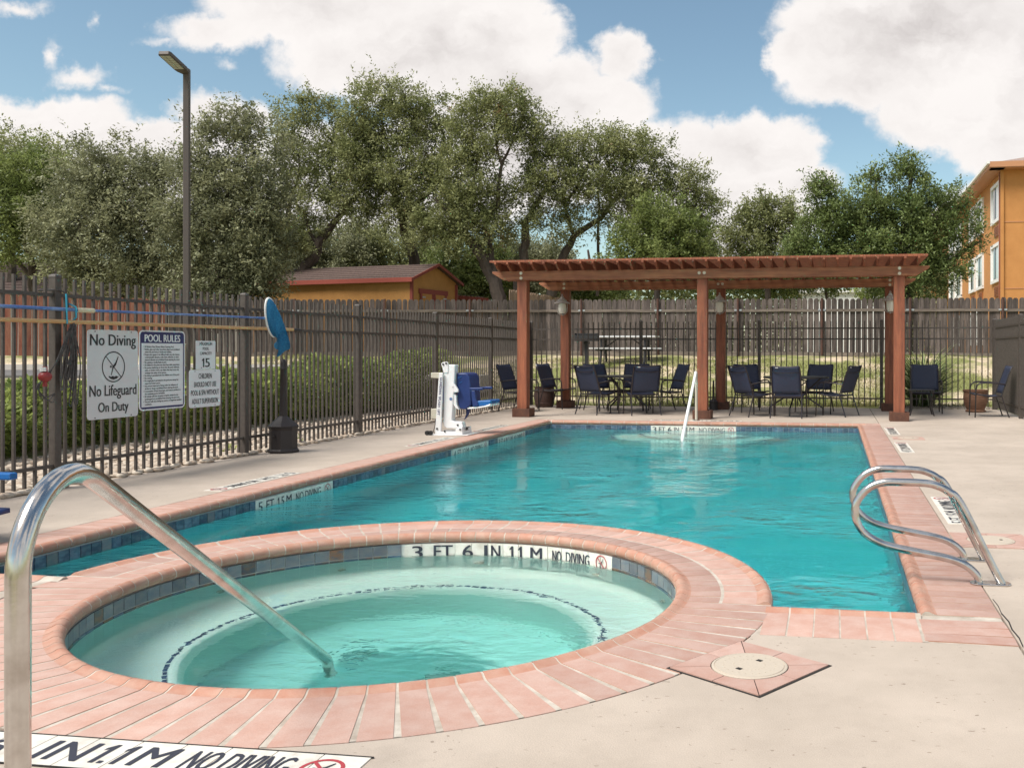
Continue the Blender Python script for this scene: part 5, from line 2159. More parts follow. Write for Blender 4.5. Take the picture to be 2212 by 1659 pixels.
# ------------------------------------------------------------------ sling chairs
def make_chair(label, group, armless=False):
    """sitter looks along +y"""
    root = empty('patio_chair', (0, 0, 0), label, 'chair', group)
    r = .0125
    W = .265
    bk = lambda z: -.20 - (z - .40) * .34                 # back upright leans away
    for s in (-1, 1):
        mb = MB()
        mb.tube([(s * (W + .03), .27, 0), (s * (W + .028), .262, .20), (s * (W + .027), .255, .52), (s * (W + .027), .235, .585), (s * (W + .027), .18, .622)], r, 8)
        part('leg', mb, 'chair_frame', root)
        mb = MB()
        mb.tube([(s * (W + .02), -.33, 0), (s * (W + .008), -.255, .22), (s * W, -.20, .40)], r, 8)
        part('leg', mb, 'chair_frame', root)
        mb = MB()
        pts = [(s * (W + .027), .18, .622), (s * (W + .027), .08, .632), (s * (W + .027), -.08, .625), (s * (W + .018), -.22, .605), (s * (W + .004), bk(.60), .595)]
        b = len(mb.v)
        mb.tube(pts, .017, 8, flat=.7)
        part('armrest', mb, 'chair_frame', root)
    mb = MB()
    for s in (-1, 1):
        mb.tube([(s * W, -.195, .39), (s * W, bk(.60), .60), (s * (W - .002), bk(.80), .80), (s * (W - .012), bk(.92) - .012, .92), (s * (W - .03), bk(.935) - .02, .935)], r, 8)
    mb.tube([(-W + .03, bk(.935) - .02, .935), (0, bk(.92) - .03, .915), (W - .03, bk(.935) - .02, .935)], .010, 8)
    mb.tube([(-W, bk(.80) + .0, .83), (-W * .5, bk(.80) - .04, .815), (0, bk(.80) - .05, .808), (W * .5, bk(.80) - .04, .815), (W, bk(.80), .83)], .0075, 6)
    part('back_frame', mb, 'chair_frame', root)
    mb = MB()
    for s in (-1, 1):
        mb.tube([(s * (W - .005), -.215, .385), (s * (W - .005), -.05, .375), (s * (W - .005), .12, .395), (s * (W - .005), .245, .425), (s * (W - .005), .275, .410)], r, 8)
    mb.tube([(-W, .27, .412), (W, .27, .412)], .011, 6)
    mb.tube([(-W, -.21, .385), (W, -.21, .385)], .011, 6)
    mb.tube([(-W, .02, .365), (W, .02, .365)], .009, 6)
    part('seat_frame', mb, 'chair_frame', root)
    mb = MB()

    def backfn(u, v):
        z = .435 + .49 * v
        x = (u * 2 - 1) * (W - .006)
        return (x, bk(z) - .028 * math.sin(PI * u) * math.sin(PI * min(1, v * .9 + .05)), z + .006 * math.sin(PI * u) * v)
    mb.grid(backfn, 8, 8)
    o = part('backrest', mb, 'navy_mesh', root)
    sol = o.modifiers.new('t', 'SOLIDIFY')
    sol.thickness = .004
    mb = MB()

    def seatfn(u, v):
        x = (u * 2 - 1) * (W - .006)
        y = -.20 + .47 * v
        zc_ = .392 + .030 * smooth((v - .3) / .6) - .012 * math.sin(PI * min(1, v * 1.3))
        return (x, y, zc_ - .020 * math.sin(PI * u))
    mb.grid(seatfn, 8, 8)
    o = part('seat', mb, 'navy_mesh', root)
    sol = o.modifiers.new('t', 'SOLIDIFY')
    sol.thickness = .004
    mb = MB()
    mb.box((-.16, bk(.90) - .006, .905), (.05, .006, .018))
    part('care_label', mb, 'print_white', root)
    return root


proto_chair = make_chair('x', 'navy sling chairs on the patio')
first = [True]


def chair(x, y, face, label, sc_=1.0):
    """face: direction the sitter looks, degrees, 0 = +x, 90 = +y"""
    o = proto_chair if first[0] else copy_tree(proto_chair)
    first[0] = False
    o.location = (x, y, 0)
    o.rotation_euler = (0, 0, R(face - 90))
    o['label'] = label
    return o


def table(x, y, r, rz, label):
    root = empty('patio_table', (x, y, 0), label, 'table', 'round patio tables under the pergola', rz=rz)
    mb = MB()
    mb.lathe([(0, .690), (r - .03, .690), (r, .695), (r, .718), (r - .01, .724), (r - .03, .720), (.03, .720), (0, .720)], (0, 0, 0), 40)
    part('table_top', mb, 'table_top', root)
    for k in range(4):
        a = PI / 4 + k * PI / 2
        c, s = math.cos(a), math.sin(a)
        mb = MB()
        mb.tube([(c * (r - .10), s * (r - .10), 0), (c * (r - .11), s * (r - .11), .14), (c * .20, s * .20, .34), (c * .20, s * .20, .44), (c * (r - .14), s * (r - .14), .69)], .016, 8)
        part('leg', mb, 'chair_frame', root)
    mb = MB()
    pts = [(.20 * math.cos(2 * PI * i / 24), .20 * math.sin(2 * PI * i / 24), .39) for i in range(25)]
    mb.tube(pts, .011, 6, caps=False)
    part('ring_stretcher', mb, 'chair_frame', root)
    return root


TA, TB = (-4.02, 18.02), (-.70, 17.82)
table(*TA, .60, .3, 'left round patio table ringed by navy sling chairs')
table(*TB, .62, .6, 'right round patio table ringed by navy sling chairs')


def polar(c, ang, d):
    return c[0] + d * math.cos(R(ang)), c[1] + d * math.sin(R(ang))


for c, ang, d, turn, lb_ in (
        (TA, 232, .72, 8, 'navy chair front left of the left table, its back to the pool'),
        (TA, 305, .74, -8, 'navy chair front right of the left table, its back to the pool'),
        (TA, 138, .80, 0, 'navy chair behind the left table on its left side'),
        (TA, 92, .78, 0, 'navy chair behind the left table, facing the pool'),
        (TA, 35, .86, 0, 'navy chair behind the left table on its right side'),
        (TB, 262, .74, 2, 'navy chair squarely in front of the right table, its back to the pool'),
        (TB, 212, .92, 12, 'navy chair turned sideways at the front left of the right table'),
        (TB, 345, .78, -12, 'navy chair seen from the side at the right end of the right table'),
        (TB, 142, 1.15, -28, 'navy chair behind the right table at its far left'),
        (TB, 70, .95, 0, 'navy chair mostly hidden behind the front chair of the right table')):
    x, y = polar(c, ang, d)
    chair(x, y, ang + 180 + turn, lb_)
chair(1.78, 18.75, 268, 'navy chair facing the pool behind the small side table')
chair(2.80, 17.85, 182, 'rightmost navy chair, side on in front of the clay pot')
chair(-6.20, 17.95, -12, 'leftmost navy chair, angled beside the left fence')
chair(-5.72, 19.0, -14, 'navy chair half hidden behind the left front pergola post')


def side_table(x, y, label, s=.40):
    root = empty('side_table', (x, y, 0), label, 'side table', 'small square side tables')
    mb = MB()
    mb.box((0, 0, .475), (s + .06, s, .022))
    part('table_top', mb, 'table_top', root, bevel=.005)
    for a in (-1, 1):
        for b in (-1, 1):
            mb = MB()
            mb.tube([(a * (s / 2 + .02), b * (s / 2 - .02), 0), (a * (s / 2 - .015), b * (s / 2 - .03), .12), (a * (s / 2 - .02), b * (s / 2 - .03), .34), (a * (s / 2), b * (s / 2 - .02), .468)], .0125, 8)
            part('leg', mb, 'chair_frame', root)
    return root


side_table(1.63, 18.02, 'small side table in front of the chair right of the pergola')
side_table(-4.98, 18.95, 'small side table left of the left patio table')

# planters
root = empty('planter', (2.78, 19.15, 0), 'ribbed clay planter behind the rightmost chair', 'planter')
mb = MB()
pr = [(.15, 0), (.19, .01), (.20, .03), (.17, .05)]
for i in range(14):
    t = i / 13
    pr.append((.17 + .075 * math.sin(PI * .5 * min(1, t * 1.3)) - .02 * t * t, .05 + .33 * t))
    pr.append((.176 + .075 * math.sin(PI * .5 * min(1, t * 1.3)) - .02 * t * t, .062 + .33 * t))
pr += [(.245, .41), (.245, .44), (.215, .44), (.21, .38), (0, .37)]
mb.lathe(pr, (0, 0, 0), 28)
part('pot', mb, 'pot', root)
mb = MB()
for k in range(5):
    a = RNG.uniform(0, 6.28)
    mb.tube([(0, 0, .36), (.05 * math.cos(a), .05 * math.sin(a), .55), (.14 * math.cos(a), .14 * math.sin(a), RNG.uniform(.6, .85))], [.006, .004, .002], 5)
part('dry_stem', mb, 'bark', root)
root = empty('planter', (-6.15, 19.40, 0), 'dark brown barrel planter behind the half hidden chair', 'planter')
mb = MB()
mb.lathe([(.17, 0), (.19, .02), (.225, .20), (.225, .27), (.205, .42), (.215, .44), (.185, .44), (.18, .40), (0, .39)], (0, 0, 0), 24)
part('pot', mb, 'pot_dark', root)
mb = MB()
for z, rr_ in ((.08, .207), (.34, .221)):
    mb.lathe([(rr_, z), (rr_ + .006, z + .004), (rr_ + .006, z + .026), (rr_, z + .03)], (0, 0, 0), 24)
part('hoop', mb, 'pot_dark', root)

# blue lounge chair at the very left edge
lc = cw((-200 - 1481) / 2017 * 5.75, 5.75)
root = empty('lounge_chair', (lc.x, lc.y, 0), 'blue plastic lounge chair cut off by the left edge of the picture', 'lounge chair', rz=R(88))
mb = MB()
mb.grid(lambda u, v: ((u - .5) * .56, (v - .5) * .9, .235 + .03 * math.cos(PI * u) ** 2 - .06 * smooth(1 - v)), 8, 10)
o = part('seat', mb, 'blue_plastic', root)
sol = o.modifiers.new('t', 'SOLIDIFY')
sol.thickness = .03
mb = MB()
mb.grid(lambda u, v: ((u - .5) * .56, .45 + .35 * v + .03, .24 + .5 * v), 6, 8)
o = part('backrest', mb, 'blue_plastic', root)
sol = o.modifiers.new('t', 'SOLIDIFY')
sol.thickness = .03
for s in (-1, 1):
    mb = MB()
    mb.box((s * .29, -.02, .405), (.06, .90, .045))
    part('armrest', mb, 'blue_pad', root, bevel=.01)
    for yy in (-.16, .40):
        mb = MB()
        mb.box((s * .28, yy, .19), (.045, .05, .385))
        part('leg', mb, 'blue_plastic', root, bevel=.006)

# ------------------------------------------------------------------ barbecue grill and picnic table
gp = cw((1267 - 1481) / 2017 * 25.0, 25.0)
zg = terrain(gp.x, gp.y)
root = empty('barbecue_grill', (gp.x, gp.y, zg), 'black park barbecue grill on a single post behind the fence', 'barbecue grill', rz=YAW)
H_ = EYE + (759 - 737) / 2017 * 25 - zg
mb = MB()
mb.box((0, 0, H_ / 2), (.10, .10, H_))
part('post', mb, 'grill_black', root)
mb = MB()
for a, b, c_, d_ in ((0, 0, .60, .42),):
    mb.box((0, 0, H_ + .01), (.60, .42, .02))
    mb.box((0, -.205, H_ + .09), (.60, .012, .14))
    mb.box((0, .205, H_ + .11), (.60, .012, .20))
    mb.box((-.295, 0, H_ + .11), (.012, .398, .20))
    mb.box((.295, 0, H_ + .11), (.012, .398, .20))
part('fire_box', mb, 'grill_black', root)
mb = MB()
for i in range(9):
    mb.box((-.26 + i * .065, 0, H_ + .17), (.012, .40, .012))
part('grate', mb, 'grill_black', root)
mb = MB()
mb.box((0, 0, H_ - .05), (.16, .16, .06))
part('bracket', mb, 'grill_black', root)

tp0 = cw((1350 - 1481) / 2017 * 26.2, 26.2)
zt0 = terrain(tp0.x, tp0.y)
root = empty('picnic_table', (tp0.x, tp0.y, zt0), 'picnic table with pale aluminium planks behind the back fence', 'picnic table', rz=YAW + R(-9))
dzz = EYE + (759 - 727) / 2017 * 26 - zt0
for yy in (-.27, -.09, .09, .27):
    mb = MB()
    mb.box((0, yy, dzz), (1.85, .17, .04))
    part('table_plank', mb, 'bench_white', root)
for s in (-1, 1):
    mb = MB()
    mb.box((0, s * .72, dzz - .33), (1.85, .24, .04))
    part('bench_plank', mb, 'bench_white', root)
for sx_ in (-.62, .62):
    mb = MB()
    mb.tube([(sx_, -.26, dzz - .04), (sx_, -.24, dzz - .3), (sx_, -.34, .06), (sx_, -.40, -.05)], .035, 8)
    mb.tube([(sx_, .26, dzz - .04), (sx_, .24, dzz - .3), (sx_, .34, .06), (sx_, .40, -.05)], .035, 8)
    mb.tube([(sx_, -.84, dzz - .37), (sx_, .84, dzz - .37)], .028, 8)
    mb.tube([(sx_, 0, dzz - .35), (sx_ * .3, 0, dzz - .04)], .018, 6)
    part('leg_frame', mb, 'grill_black', root)

# fallen branch on the lawn
q0 = at(1222, 797, 24.0)
q1 = at(1290, 800, 24.0)
mb = MB()
mb.tube([q0, q0 + (q1 - q0) * .3 + Vector((0, 0, .05)), q0 + (q1 - q0) * .7 + Vector((0, 0, .01)), q1], [.015, .03, .03, .012], 6)
mb.tube([q0 + (q1 - q0) * .3 + Vector((0, 0, .05)), q0 + (q1 - q0) * .1 + Vector((0, 0, .18))], [.018, .006], 5)
part('fallen_branch', mb, 'bark', world=True, loc=q0, label='dry fallen branch on the lawn at the foot of the grill', cat='branch')


# ------------------------------------------------------------------ leaves
def leaf_cloud(centres, normals_up, size, aspect=.45, spread=1.0, fold=.0, up=0.35):
    """one rhombic leaf per centre; returns verts, quads"""
    n = len(centres)
    d = RNG.normal(size=(n, 3))
    d[:, 2] *= .7
    d += normals_up * .8
    d /= np.linalg.norm(d, axis=1)[:, None] + 1e-9
    nn = RNG.normal(size=(n, 3))
    nn[:, 2] = np.abs(nn[:, 2]) + up * 2.2
    s = np.cross(d, nn)
    s /= np.linalg.norm(s, axis=1)[:, None] + 1e-9
    L = size * RNG.uniform(.65, 1.35, n)[:, None]
    Wd = L * aspect
    v = np.stack([centres, centres + d * L * .45 + s * Wd * .5, centres + d * L, centres + d * L * .45 - s * Wd * .5], axis=1)
    return v.reshape(-1, 3), np.arange(n * 4).reshape(n, 4)


def ellipsoid_points(n, c, r, power=.45, low=-1.0):
    out = []
    while len(out) < n:
        q = RNG.normal(size=(n * 2, 3))
        q /= np.linalg.norm(q, axis=1)[:, None]
        q *= (RNG.random(n * 2) ** power)[:, None]
        q = q[q[:, 2] > low]
        out.extend(list(q))
    q = np.array(out[:n])
    return q, q * np.array(r) + np.array(c)


BR_SIDES = 5


def tree(label, stems, blobs, D, leafmat, n_leaves, leaf=.085, cat='tree', group=None, zbase=1.05, thick=1.0, clus_r=.42, spiky=.35,
         dens_gap=.0, aspect=.45):
    """stems: [[(px, py, dD, radius)...]] in the tree's own frame; blobs: (px, py, rx, ry[, weight]) crown lobes"""
    s0 = stems[0][0]
    b = at(s0[0], s0[1], D + s0[2])
    root = empty('tree', (b.x, b.y, zbase), label, cat, group)
    base = np.array([b.x, b.y, zbase])
    mb = MB()
    nodes, nrad = [], []
    for st in stems:
        P = [at(p[0], p[1], D + p[2]) - Vector(base) for p in st]
        rad = [p[3] * .76 for p in st]
        # densify with a slight wobble
        Q, Rr = [P[0]], [rad[0]]
        for i in range(len(P) - 1):
            for k in (1, 2, 3):
                t = k / 3
                q = P[i].lerp(P[i + 1], t)
                if k < 3:
                    q = q + Vector(RNG.normal(size=3) * .05)
                Q.append(q)
                Rr.append(rad[i] + (rad[i + 1] - rad[i]) * t)
        mb.tube(Q, Rr, 8)
        for i in range(2, len(Q)):
            nodes.append(np.array(Q[i]))
            nrad.append(Rr[i])
    trunk = part('trunk', mb, 'bark', root)
    # clusters
    cam_ax = np.array([[CA, SA, 0], [-SA, CA, 0], [0, 0, 1]])          # rows: camera right, depth, up
    tot = sum(bb[2] * bb[3] * (bb[4] if len(bb) > 4 else 1) for bb in blobs)
    cl, outw = [], []
    per = 5 * 22
    ncl = max(8, int(n_leaves * (1.25 if leafmat in ('oak_grey',) else .98) / per))
    for bb in blobs:
        px, py, rx, ry = bb[:4]
        wt = bb[4] if len(bb) > 4 else 1
        dd_ = bb[5] if len(bb) > 5 else 0.0
        k = max(3, int(round(ncl * rx * ry * wt / tot)))
        sc_ = D / 2017
        c = np.array(at(px, py, D + dd_)) - base
        q, pts = ellipsoid_points(k, (0, 0, 0), (rx * sc_, max(rx, ry) * sc_ * .85, ry * sc_), .5)
        pts = pts @ cam_ax + c
        cl.append(pts)
        outw.append(q @ cam_ax)
    cl = np.concatenate(cl)
    outw = np.concatenate(outw)
    # branches: every cluster hooks onto the nearest wood
    order = np.argsort([min(np.linalg.norm(np.array(nodes) - p, axis=1)) for p in cl])
    nd = list(nodes)
    nr = list(nrad)
    bmb = MB()
    for oi in order:
        p = cl[oi]
        arr = np.array(nd)
        dist = np.linalg.norm(arr - p, axis=1) + np.maximum(0, arr[:, 2] - p[2]) * .6
        j = int(np.argmin(dist))
        a = arr[j]
        v = p - a
        L = np.linalg.norm(v)
        if L < .05:
            continue
        r0_ = min(nr[j] * .7, .014 + .011 * L) * thick
        mid = a + v * .5 + RNG.normal(size=3) * .10 * L + np.array([0, 0, .05 * L])
        bmb.tube([Vector(a), Vector(a * .5 + mid * .5 + RNG.normal(size=3) * .03 * L), Vector(mid), Vector(p)], [r0_, r0_ * .8, r0_ * .65, .006], BR_SIDES, caps=False)
        nd += [mid, p]
        nr += [r0_ * .65, r0_ * .5]
    part('branches', bmb, 'bark', root, kind='stuff')
    # twigs and leaves
    m = len(cl)
    tw = RNG.normal(size=(m, 5, 3))
    tw[:, :, 2] += spiky
    tw += outw[:, None, :] * 1.0
    tw /= np.linalg.norm(tw, axis=2)[:, :, None]
    ln = RNG.uniform(.5, 1.5, (m, 5, 1)) * clus_r
    outer_ = np.linalg.norm(outw, axis=1) > .78
    ln[:, 0] *= np.where(outer_, RNG.uniform(1.0, 2.3, m), 1.0)[:, None]
    kk = 22
    t = RNG.uniform(.05, 1, (m, 5, kk, 1)) ** .8
    pos = cl[:, None, None, :] + tw[:, :, None, :] * ln[:, :, None, :] * t + RNG.normal(size=(m, 5, kk, 3)) * .10 * clus_r * 2 * np.array([.45, 1, 1, 1, 1])[None, :, None, None]
    dirs = np.repeat(np.repeat(tw[:, :, None, :], kk, 2), 1, 0).reshape(-1, 3)
    v, q = leaf_cloud(pos.reshape(-1, 3), dirs, leaf, aspect)
    me = np_mesh('crown', v, q, leafmat)
    inst('crown', me, root)
    return root


# far left bright green tree and the dark one behind it
tree('bright green leafy tree at the far left behind the red fence',
     [[(75, 660, 0, .16), (68, 590, 0, .13), (55, 520, 0, .10), (60, 430, 0, .05)], [(68, 590, 0, .09), (110, 520, .3, .06), (130, 470, .5, .03)], [(66, 600, 0, .09), (20, 540, 0, .05), (-20, 480, 0, .03)]],
     [(40, 430, 105, 90), (70, 370, 60, 50), (20, 500, 120, 70), (110, 500, 70, 60), (-40, 430, 60, 110), (40, 565, 110, 32, .4)], 30.0, 'fresh', 38000, .13, clus_r=.45, aspect=.32)
tree('dark olive tree at the far left rising behind the bright green one',
     [[(20, 640, 0, .25), (30, 500, 0, .2), (60, 400, 0, .1)], [(30, 500, 0, .12), (-60, 400, 0, .06)]],
     [(30, 330, 110, 55), (120, 370, 70, 60), (-60, 350, 110, 60), (60, 420, 150, 90), (170, 420, 60, 60)], 36.0, 'oak', 30000, .11, clus_r=.5)
tree('dense grey green tree left of the lamp post',
     [[(250, 700, 0, .22), (255, 600, 0, .18), (240, 500, 0, .12), (250, 400, 0, .06)], [(255, 600, 0, .12), (320, 520, 0, .08), (340, 430, 0, .04)], [(250, 600, 0, .1), (180, 540, 0, .06), (160, 460, 0, .04)]],
     [(190, 390, 85, 75), (270, 370, 75, 60), (340, 370, 60, 55), (230, 480, 130, 90), (330, 480, 90, 90), (160, 520, 80, 90), (250, 580, 120, 60), (340, 590, 80, 55), (175, 600, 60, 40)], 29.0, 'oak_grey', 62000, .10)
tree('grey green tree right of the lamp post with foliage hanging over the shed',
     [[(470, 720, 0, .22), (480, 620, 0, .18), (500, 500, 0, .12), (500, 380, 0, .06)], [(480, 600, 0, .12), (430, 500, 0, .08), (430, 400, 0, .04)], [(490, 560, 0, .1), (570, 480, 0, .06), (590, 400, 0, .03)]],
     [(450, 300, 45, 60, .55), (510, 270, 55, 45, .6), (560, 320, 60, 60, .6), (440, 400, 75, 75), (530, 420, 85, 70), (420, 500, 80, 80), (500, 530, 95, 80), (565, 560, 55, 75), (440, 600, 80, 50), (540, 620, 60, 40), (585, 480, 40, 70), (480, 655, 90, 30), (590, 610, 22, 30, .6)], 28.0, 'oak_grey', 72000, .10)
tree('airy oak with a leaning dark trunk behind the left half of the shed',
     [[(640, 640, 0, .30), (652, 590, 0, .27), (685, 545, 0, .22), (715, 490, 0, .17), (740, 455, 0, .12), (800, 400, 0, .07)], [(610, 650, 0, .20), (605, 560, 0, .16), (620, 480, 0, .12), (640, 400, 0, .06), (660, 300, 0, .03)], [(690, 535, 0, .1), (640, 440, 0, .06), (610, 350, 0, .03)]],
     [(640, 250, 55, 50, .5), (700, 240, 60, 45, .6), (610, 320, 60, 50, .5), (680, 330, 80, 60, .6), (620, 400, 70, 50, .5), (700, 420, 70, 55, .8), (760, 330, 60, 70, .8), (650, 500, 60, 50, .9), (600, 510, 50, 60, .9)], 34.0, 'oak', 46000, .10)
tree('tallest oak, its pale crown spreading above the right half of the shed',
     [[(900, 640, 1.5, .32), (895, 560, 1.5, .28), (870, 470, 1.0, .22), (850, 400, .5, .15), (830, 300, 0, .08), (820, 230, 0, .04)], [(870, 470, 1, .16), (940, 400, .5, .11), (960, 320, 0, .07), (950, 250, 0, .04)], [(860, 430, .8, .12), (780, 360, .2, .08), (770, 280, 0, .04)]],
     [(830, 215, 75, 42), (905, 235, 60, 45), (780, 260, 55, 45), (870, 300, 90, 55), (960, 300, 50, 50, .7), (770, 350, 70, 55), (860, 390, 100, 55), (960, 390, 70, 50), (800, 440, 90, 50, .9), (910, 460, 90, 50, .9)], 33.5, 'oak', 66000, .105)
tree('oak with a thick forked trunk rising beside the left end of the pergola',
     [[(1078, 655, 0, .34), (1070, 610, 0, .32), (1045, 560, 0, .27), (1010, 515, 0, .20), (985, 470, 0, .15), (940, 430, 0, .08)], [(1066, 600, 0, .20), (1060, 540, .2, .15), (1050, 490, .2, .13), (1075, 420, 0, .09), (1085, 350, 0, .07), (1120, 290, 0, .04)], [(1050, 490, .2, .11), (1020, 400, 0, .07), (1040, 320, 0, .05)], [(1085, 360, 0, .07), (1060, 270, 0, .04)]],
     [(1060, 235, 75, 42), (1130, 265, 65, 45), (1010, 260, 40, 40, .8), (1090, 310, 80, 45, .55), (1160, 330, 40, 40, .7), (1010, 340, 60, 50, .9), (1000, 430, 90, 60), (1090, 420, 60, 45, .5), (960, 500, 90, 50, .9), (1060, 500, 70, 50, .8), (1150, 400, 50, 40, .7)], 32.5, 'oak', 60000, .10)
tree('wide oak with dark upright trunks behind the left half of the pergola',
     [[(1120, 640, 0, .26), (1130, 540, 0, .22), (1135, 480, 0, .18), (1160, 440, 0, .12), (1210, 380, 0, .06)], [(1190, 640, .5, .26), (1215, 560, .5, .22), (1240, 510, .5, .16), (1300, 470, .3, .11), (1350, 400, 0, .07), (1370, 330, 0, .04)], [(1240, 510, .5, .1), (1220, 440, 0, .07), (1270, 360, 0, .05)], [(1290, 640, 1, .08), (1292, 540, 1, .07), (1290, 400, 1, .05)]],
     [(1240, 330, 70, 42), (1320, 320, 65, 38), (1390, 340, 70, 40), (1200, 400, 65, 50), (1290, 400, 90, 50, .9), (1390, 410, 85, 50, .9), (1480, 410, 55, 50, .9), (1520, 450, 45, 45, .8), (1190, 480, 60, 45, .8), (1300, 480, 60, 40, .45), (1400, 480, 70, 45, .7), (1510, 520, 45, 60, .8)], 33.0, 'oak', 70000, .10)
tree('fresher green bushy tree in front of the wide oak above the pergola',
     [[(1420, 655, 0, .14), (1425, 580, 0, .12), (1430, 500, 0, .07)], [(1424, 590, 0, .08), (1370, 520, 0, .05)], [(1426, 580, 0, .08), (1490, 530, 0, .05)]],
     [(1440, 470, 65, 45), (1380, 520, 60, 45), (1480, 520, 60, 50), (1420, 550, 90, 40), (1340, 560, 40, 35, .6), (1510, 570, 50, 30, .8)], 30.0, 'fresh', 30000, .10, clus_r=.38)
tree('smaller dark tree above the middle of the pergola',
     [[(1660, 660, 0, .14), (1660, 590, 0, .12), (1650, 510, 0, .07)], [(1660, 590, 0, .08), (1610, 540, 0, .05)], [(1660, 590, 0, .08), (1720, 520, 0, .05)]],
     [(1655, 460, 45, 38), (1610, 500, 45, 40), (1700, 490, 50, 45), (1640, 540, 80, 35), (1720, 560, 60, 30), (1590, 565, 40, 25, .6)], 32.0, 'oak', 30000, .10, clus_r=.4)
tree('dark green spreading elm with spiky twigs in front of the hotel',
     [[(1960, 690, 0, .26), (1955, 600, 0, .22), (1945, 520, 0, .15), (1960, 440, 0, .09), (1970, 360, 0, .04)], [(1950, 560, 0, .14), (1860, 490, 0, .09), (1800, 430, 0, .05), (1770, 390, 0, .03)], [(1950, 540, 0, .12), (2030, 480, 0, .08), (2090, 440, 0, .04)], [(1955, 590, 0, .1), (2060, 560, 0, .06), (2120, 520, 0, .03)], [(1945, 500, 0, .07), (1895, 420, 0, .05), (1880, 370, 0, .02)]],
     [(1965, 375, 32, 38, .9), (1895, 385, 32, 28, .6), (1785, 425, 45, 38, .8), (1950, 450, 75, 50), (1850, 470, 80, 50), (2030, 450, 55, 40), (1780, 510, 60, 55), (1900, 540, 110, 55), (2010, 530, 80, 50), (2085, 495, 45, 32, .6), (1830, 570, 90, 35), (2020, 585, 65, 40), (1960, 610, 85, 30), (2095, 545, 30, 22, .4), (1735, 540, 35, 45)], 27.0, 'dark_leaf', 84000, .095, clus_r=.36, spiky=.6)
tree('dark low tree behind the right posts of the pergola',
     [[(1790, 650, 0, .08), (1785, 620, 0, .06), (1780, 590, 0, .03)]],
     [(1690, 615, 80, 22), (1790, 600, 90, 28), (1600, 610, 60, 22, .8), (1720, 585, 90, 20), (1500, 615, 80, 20)], 34.0, 'dark_leaf', 26000, .11)
tree('yellowish shrub peeping over the fence by the right lantern',
     [[(1890, 660, 0, .04), (1890, 640, 0, .03), (1888, 630, 0, .02)]], [(1870, 640, 32, 12), (1915, 640, 25, 12)], 30.0, 'hedge_leaf', 3000, .08, clus_r=.25, cat='shrub')
# the low belt of trees that closes the gaps under the crowns
for px, w_, top, D_, mt_, lb_ in ((700, 120, 480, 40, 'oak_grey', 'low background tree above the left end of the shed roof'),
                               (860, 120, 470, 41, 'oak', 'low background tree above the middle of the shed roof'),
                               (1010, 100, 525, 38, 'fresh', 'low green tree between the shed and the forked oak'),
                               (1150, 100, 520, 40, 'oak_grey', 'low background tree left of the pergola roof'),
                               (1270, 80, 590, 42, 'dark_leaf', 'low dark background tree above the pergola roof')):
    tree(lb_, [[(px, 660, 0, .16), (px + 5, 600, 0, .12), (px, 540, 0, .06)]],
         [(px - w_ * .4, (top + 640) / 2, w_ * .6, (640 - top) * .55), (px + w_ * .4, (top + 645) / 2, w_ * .6, (640 - top) * .5), (px, 625, w_, 26)], D_, mt_, 30000, .12, clus_r=.5)

# far-off wood that closes the view under the crowns
n = 90000
Xd = RNG.uniform(-52, 30, n)
Dd = 58 + 5 * RNG.random(n) + 2 * np.sin(Xd * .3)
hh = 6.3 + 1.0 * np.sin(Xd * .21) + .8 * np.sin(Xd * .63 + 2) + .4 * np.sin(Xd * 1.7)
gapm = 1 - .62 * np.exp(-((Xd - 10.2) / 3.0) ** 2)
zd = 1.0 + hh * gapm * RNG.random(n) ** .8
P_ = np.stack([Xd * CA - Dd * SA, Xd * SA + Dd * CA, zd], 1)
v, q = leaf_cloud(P_, np.tile([0, -.5, .4], (n, 1)), .34, .55)
tag(inst('distant_trees', np_mesh('distant_trees', v, q, 'oak')), 'far belt of olive green trees closing the view behind everything', kind='stuff')

# ------------------------------------------------------------------ hedge
def hedge_x(y):
    """front foot of the hedge"""
    return np.interp(y, [2, 6, 11, 15, 19, 20], [-7.9, -8.25, -8.85, -8.65, -7.95, -7.8])


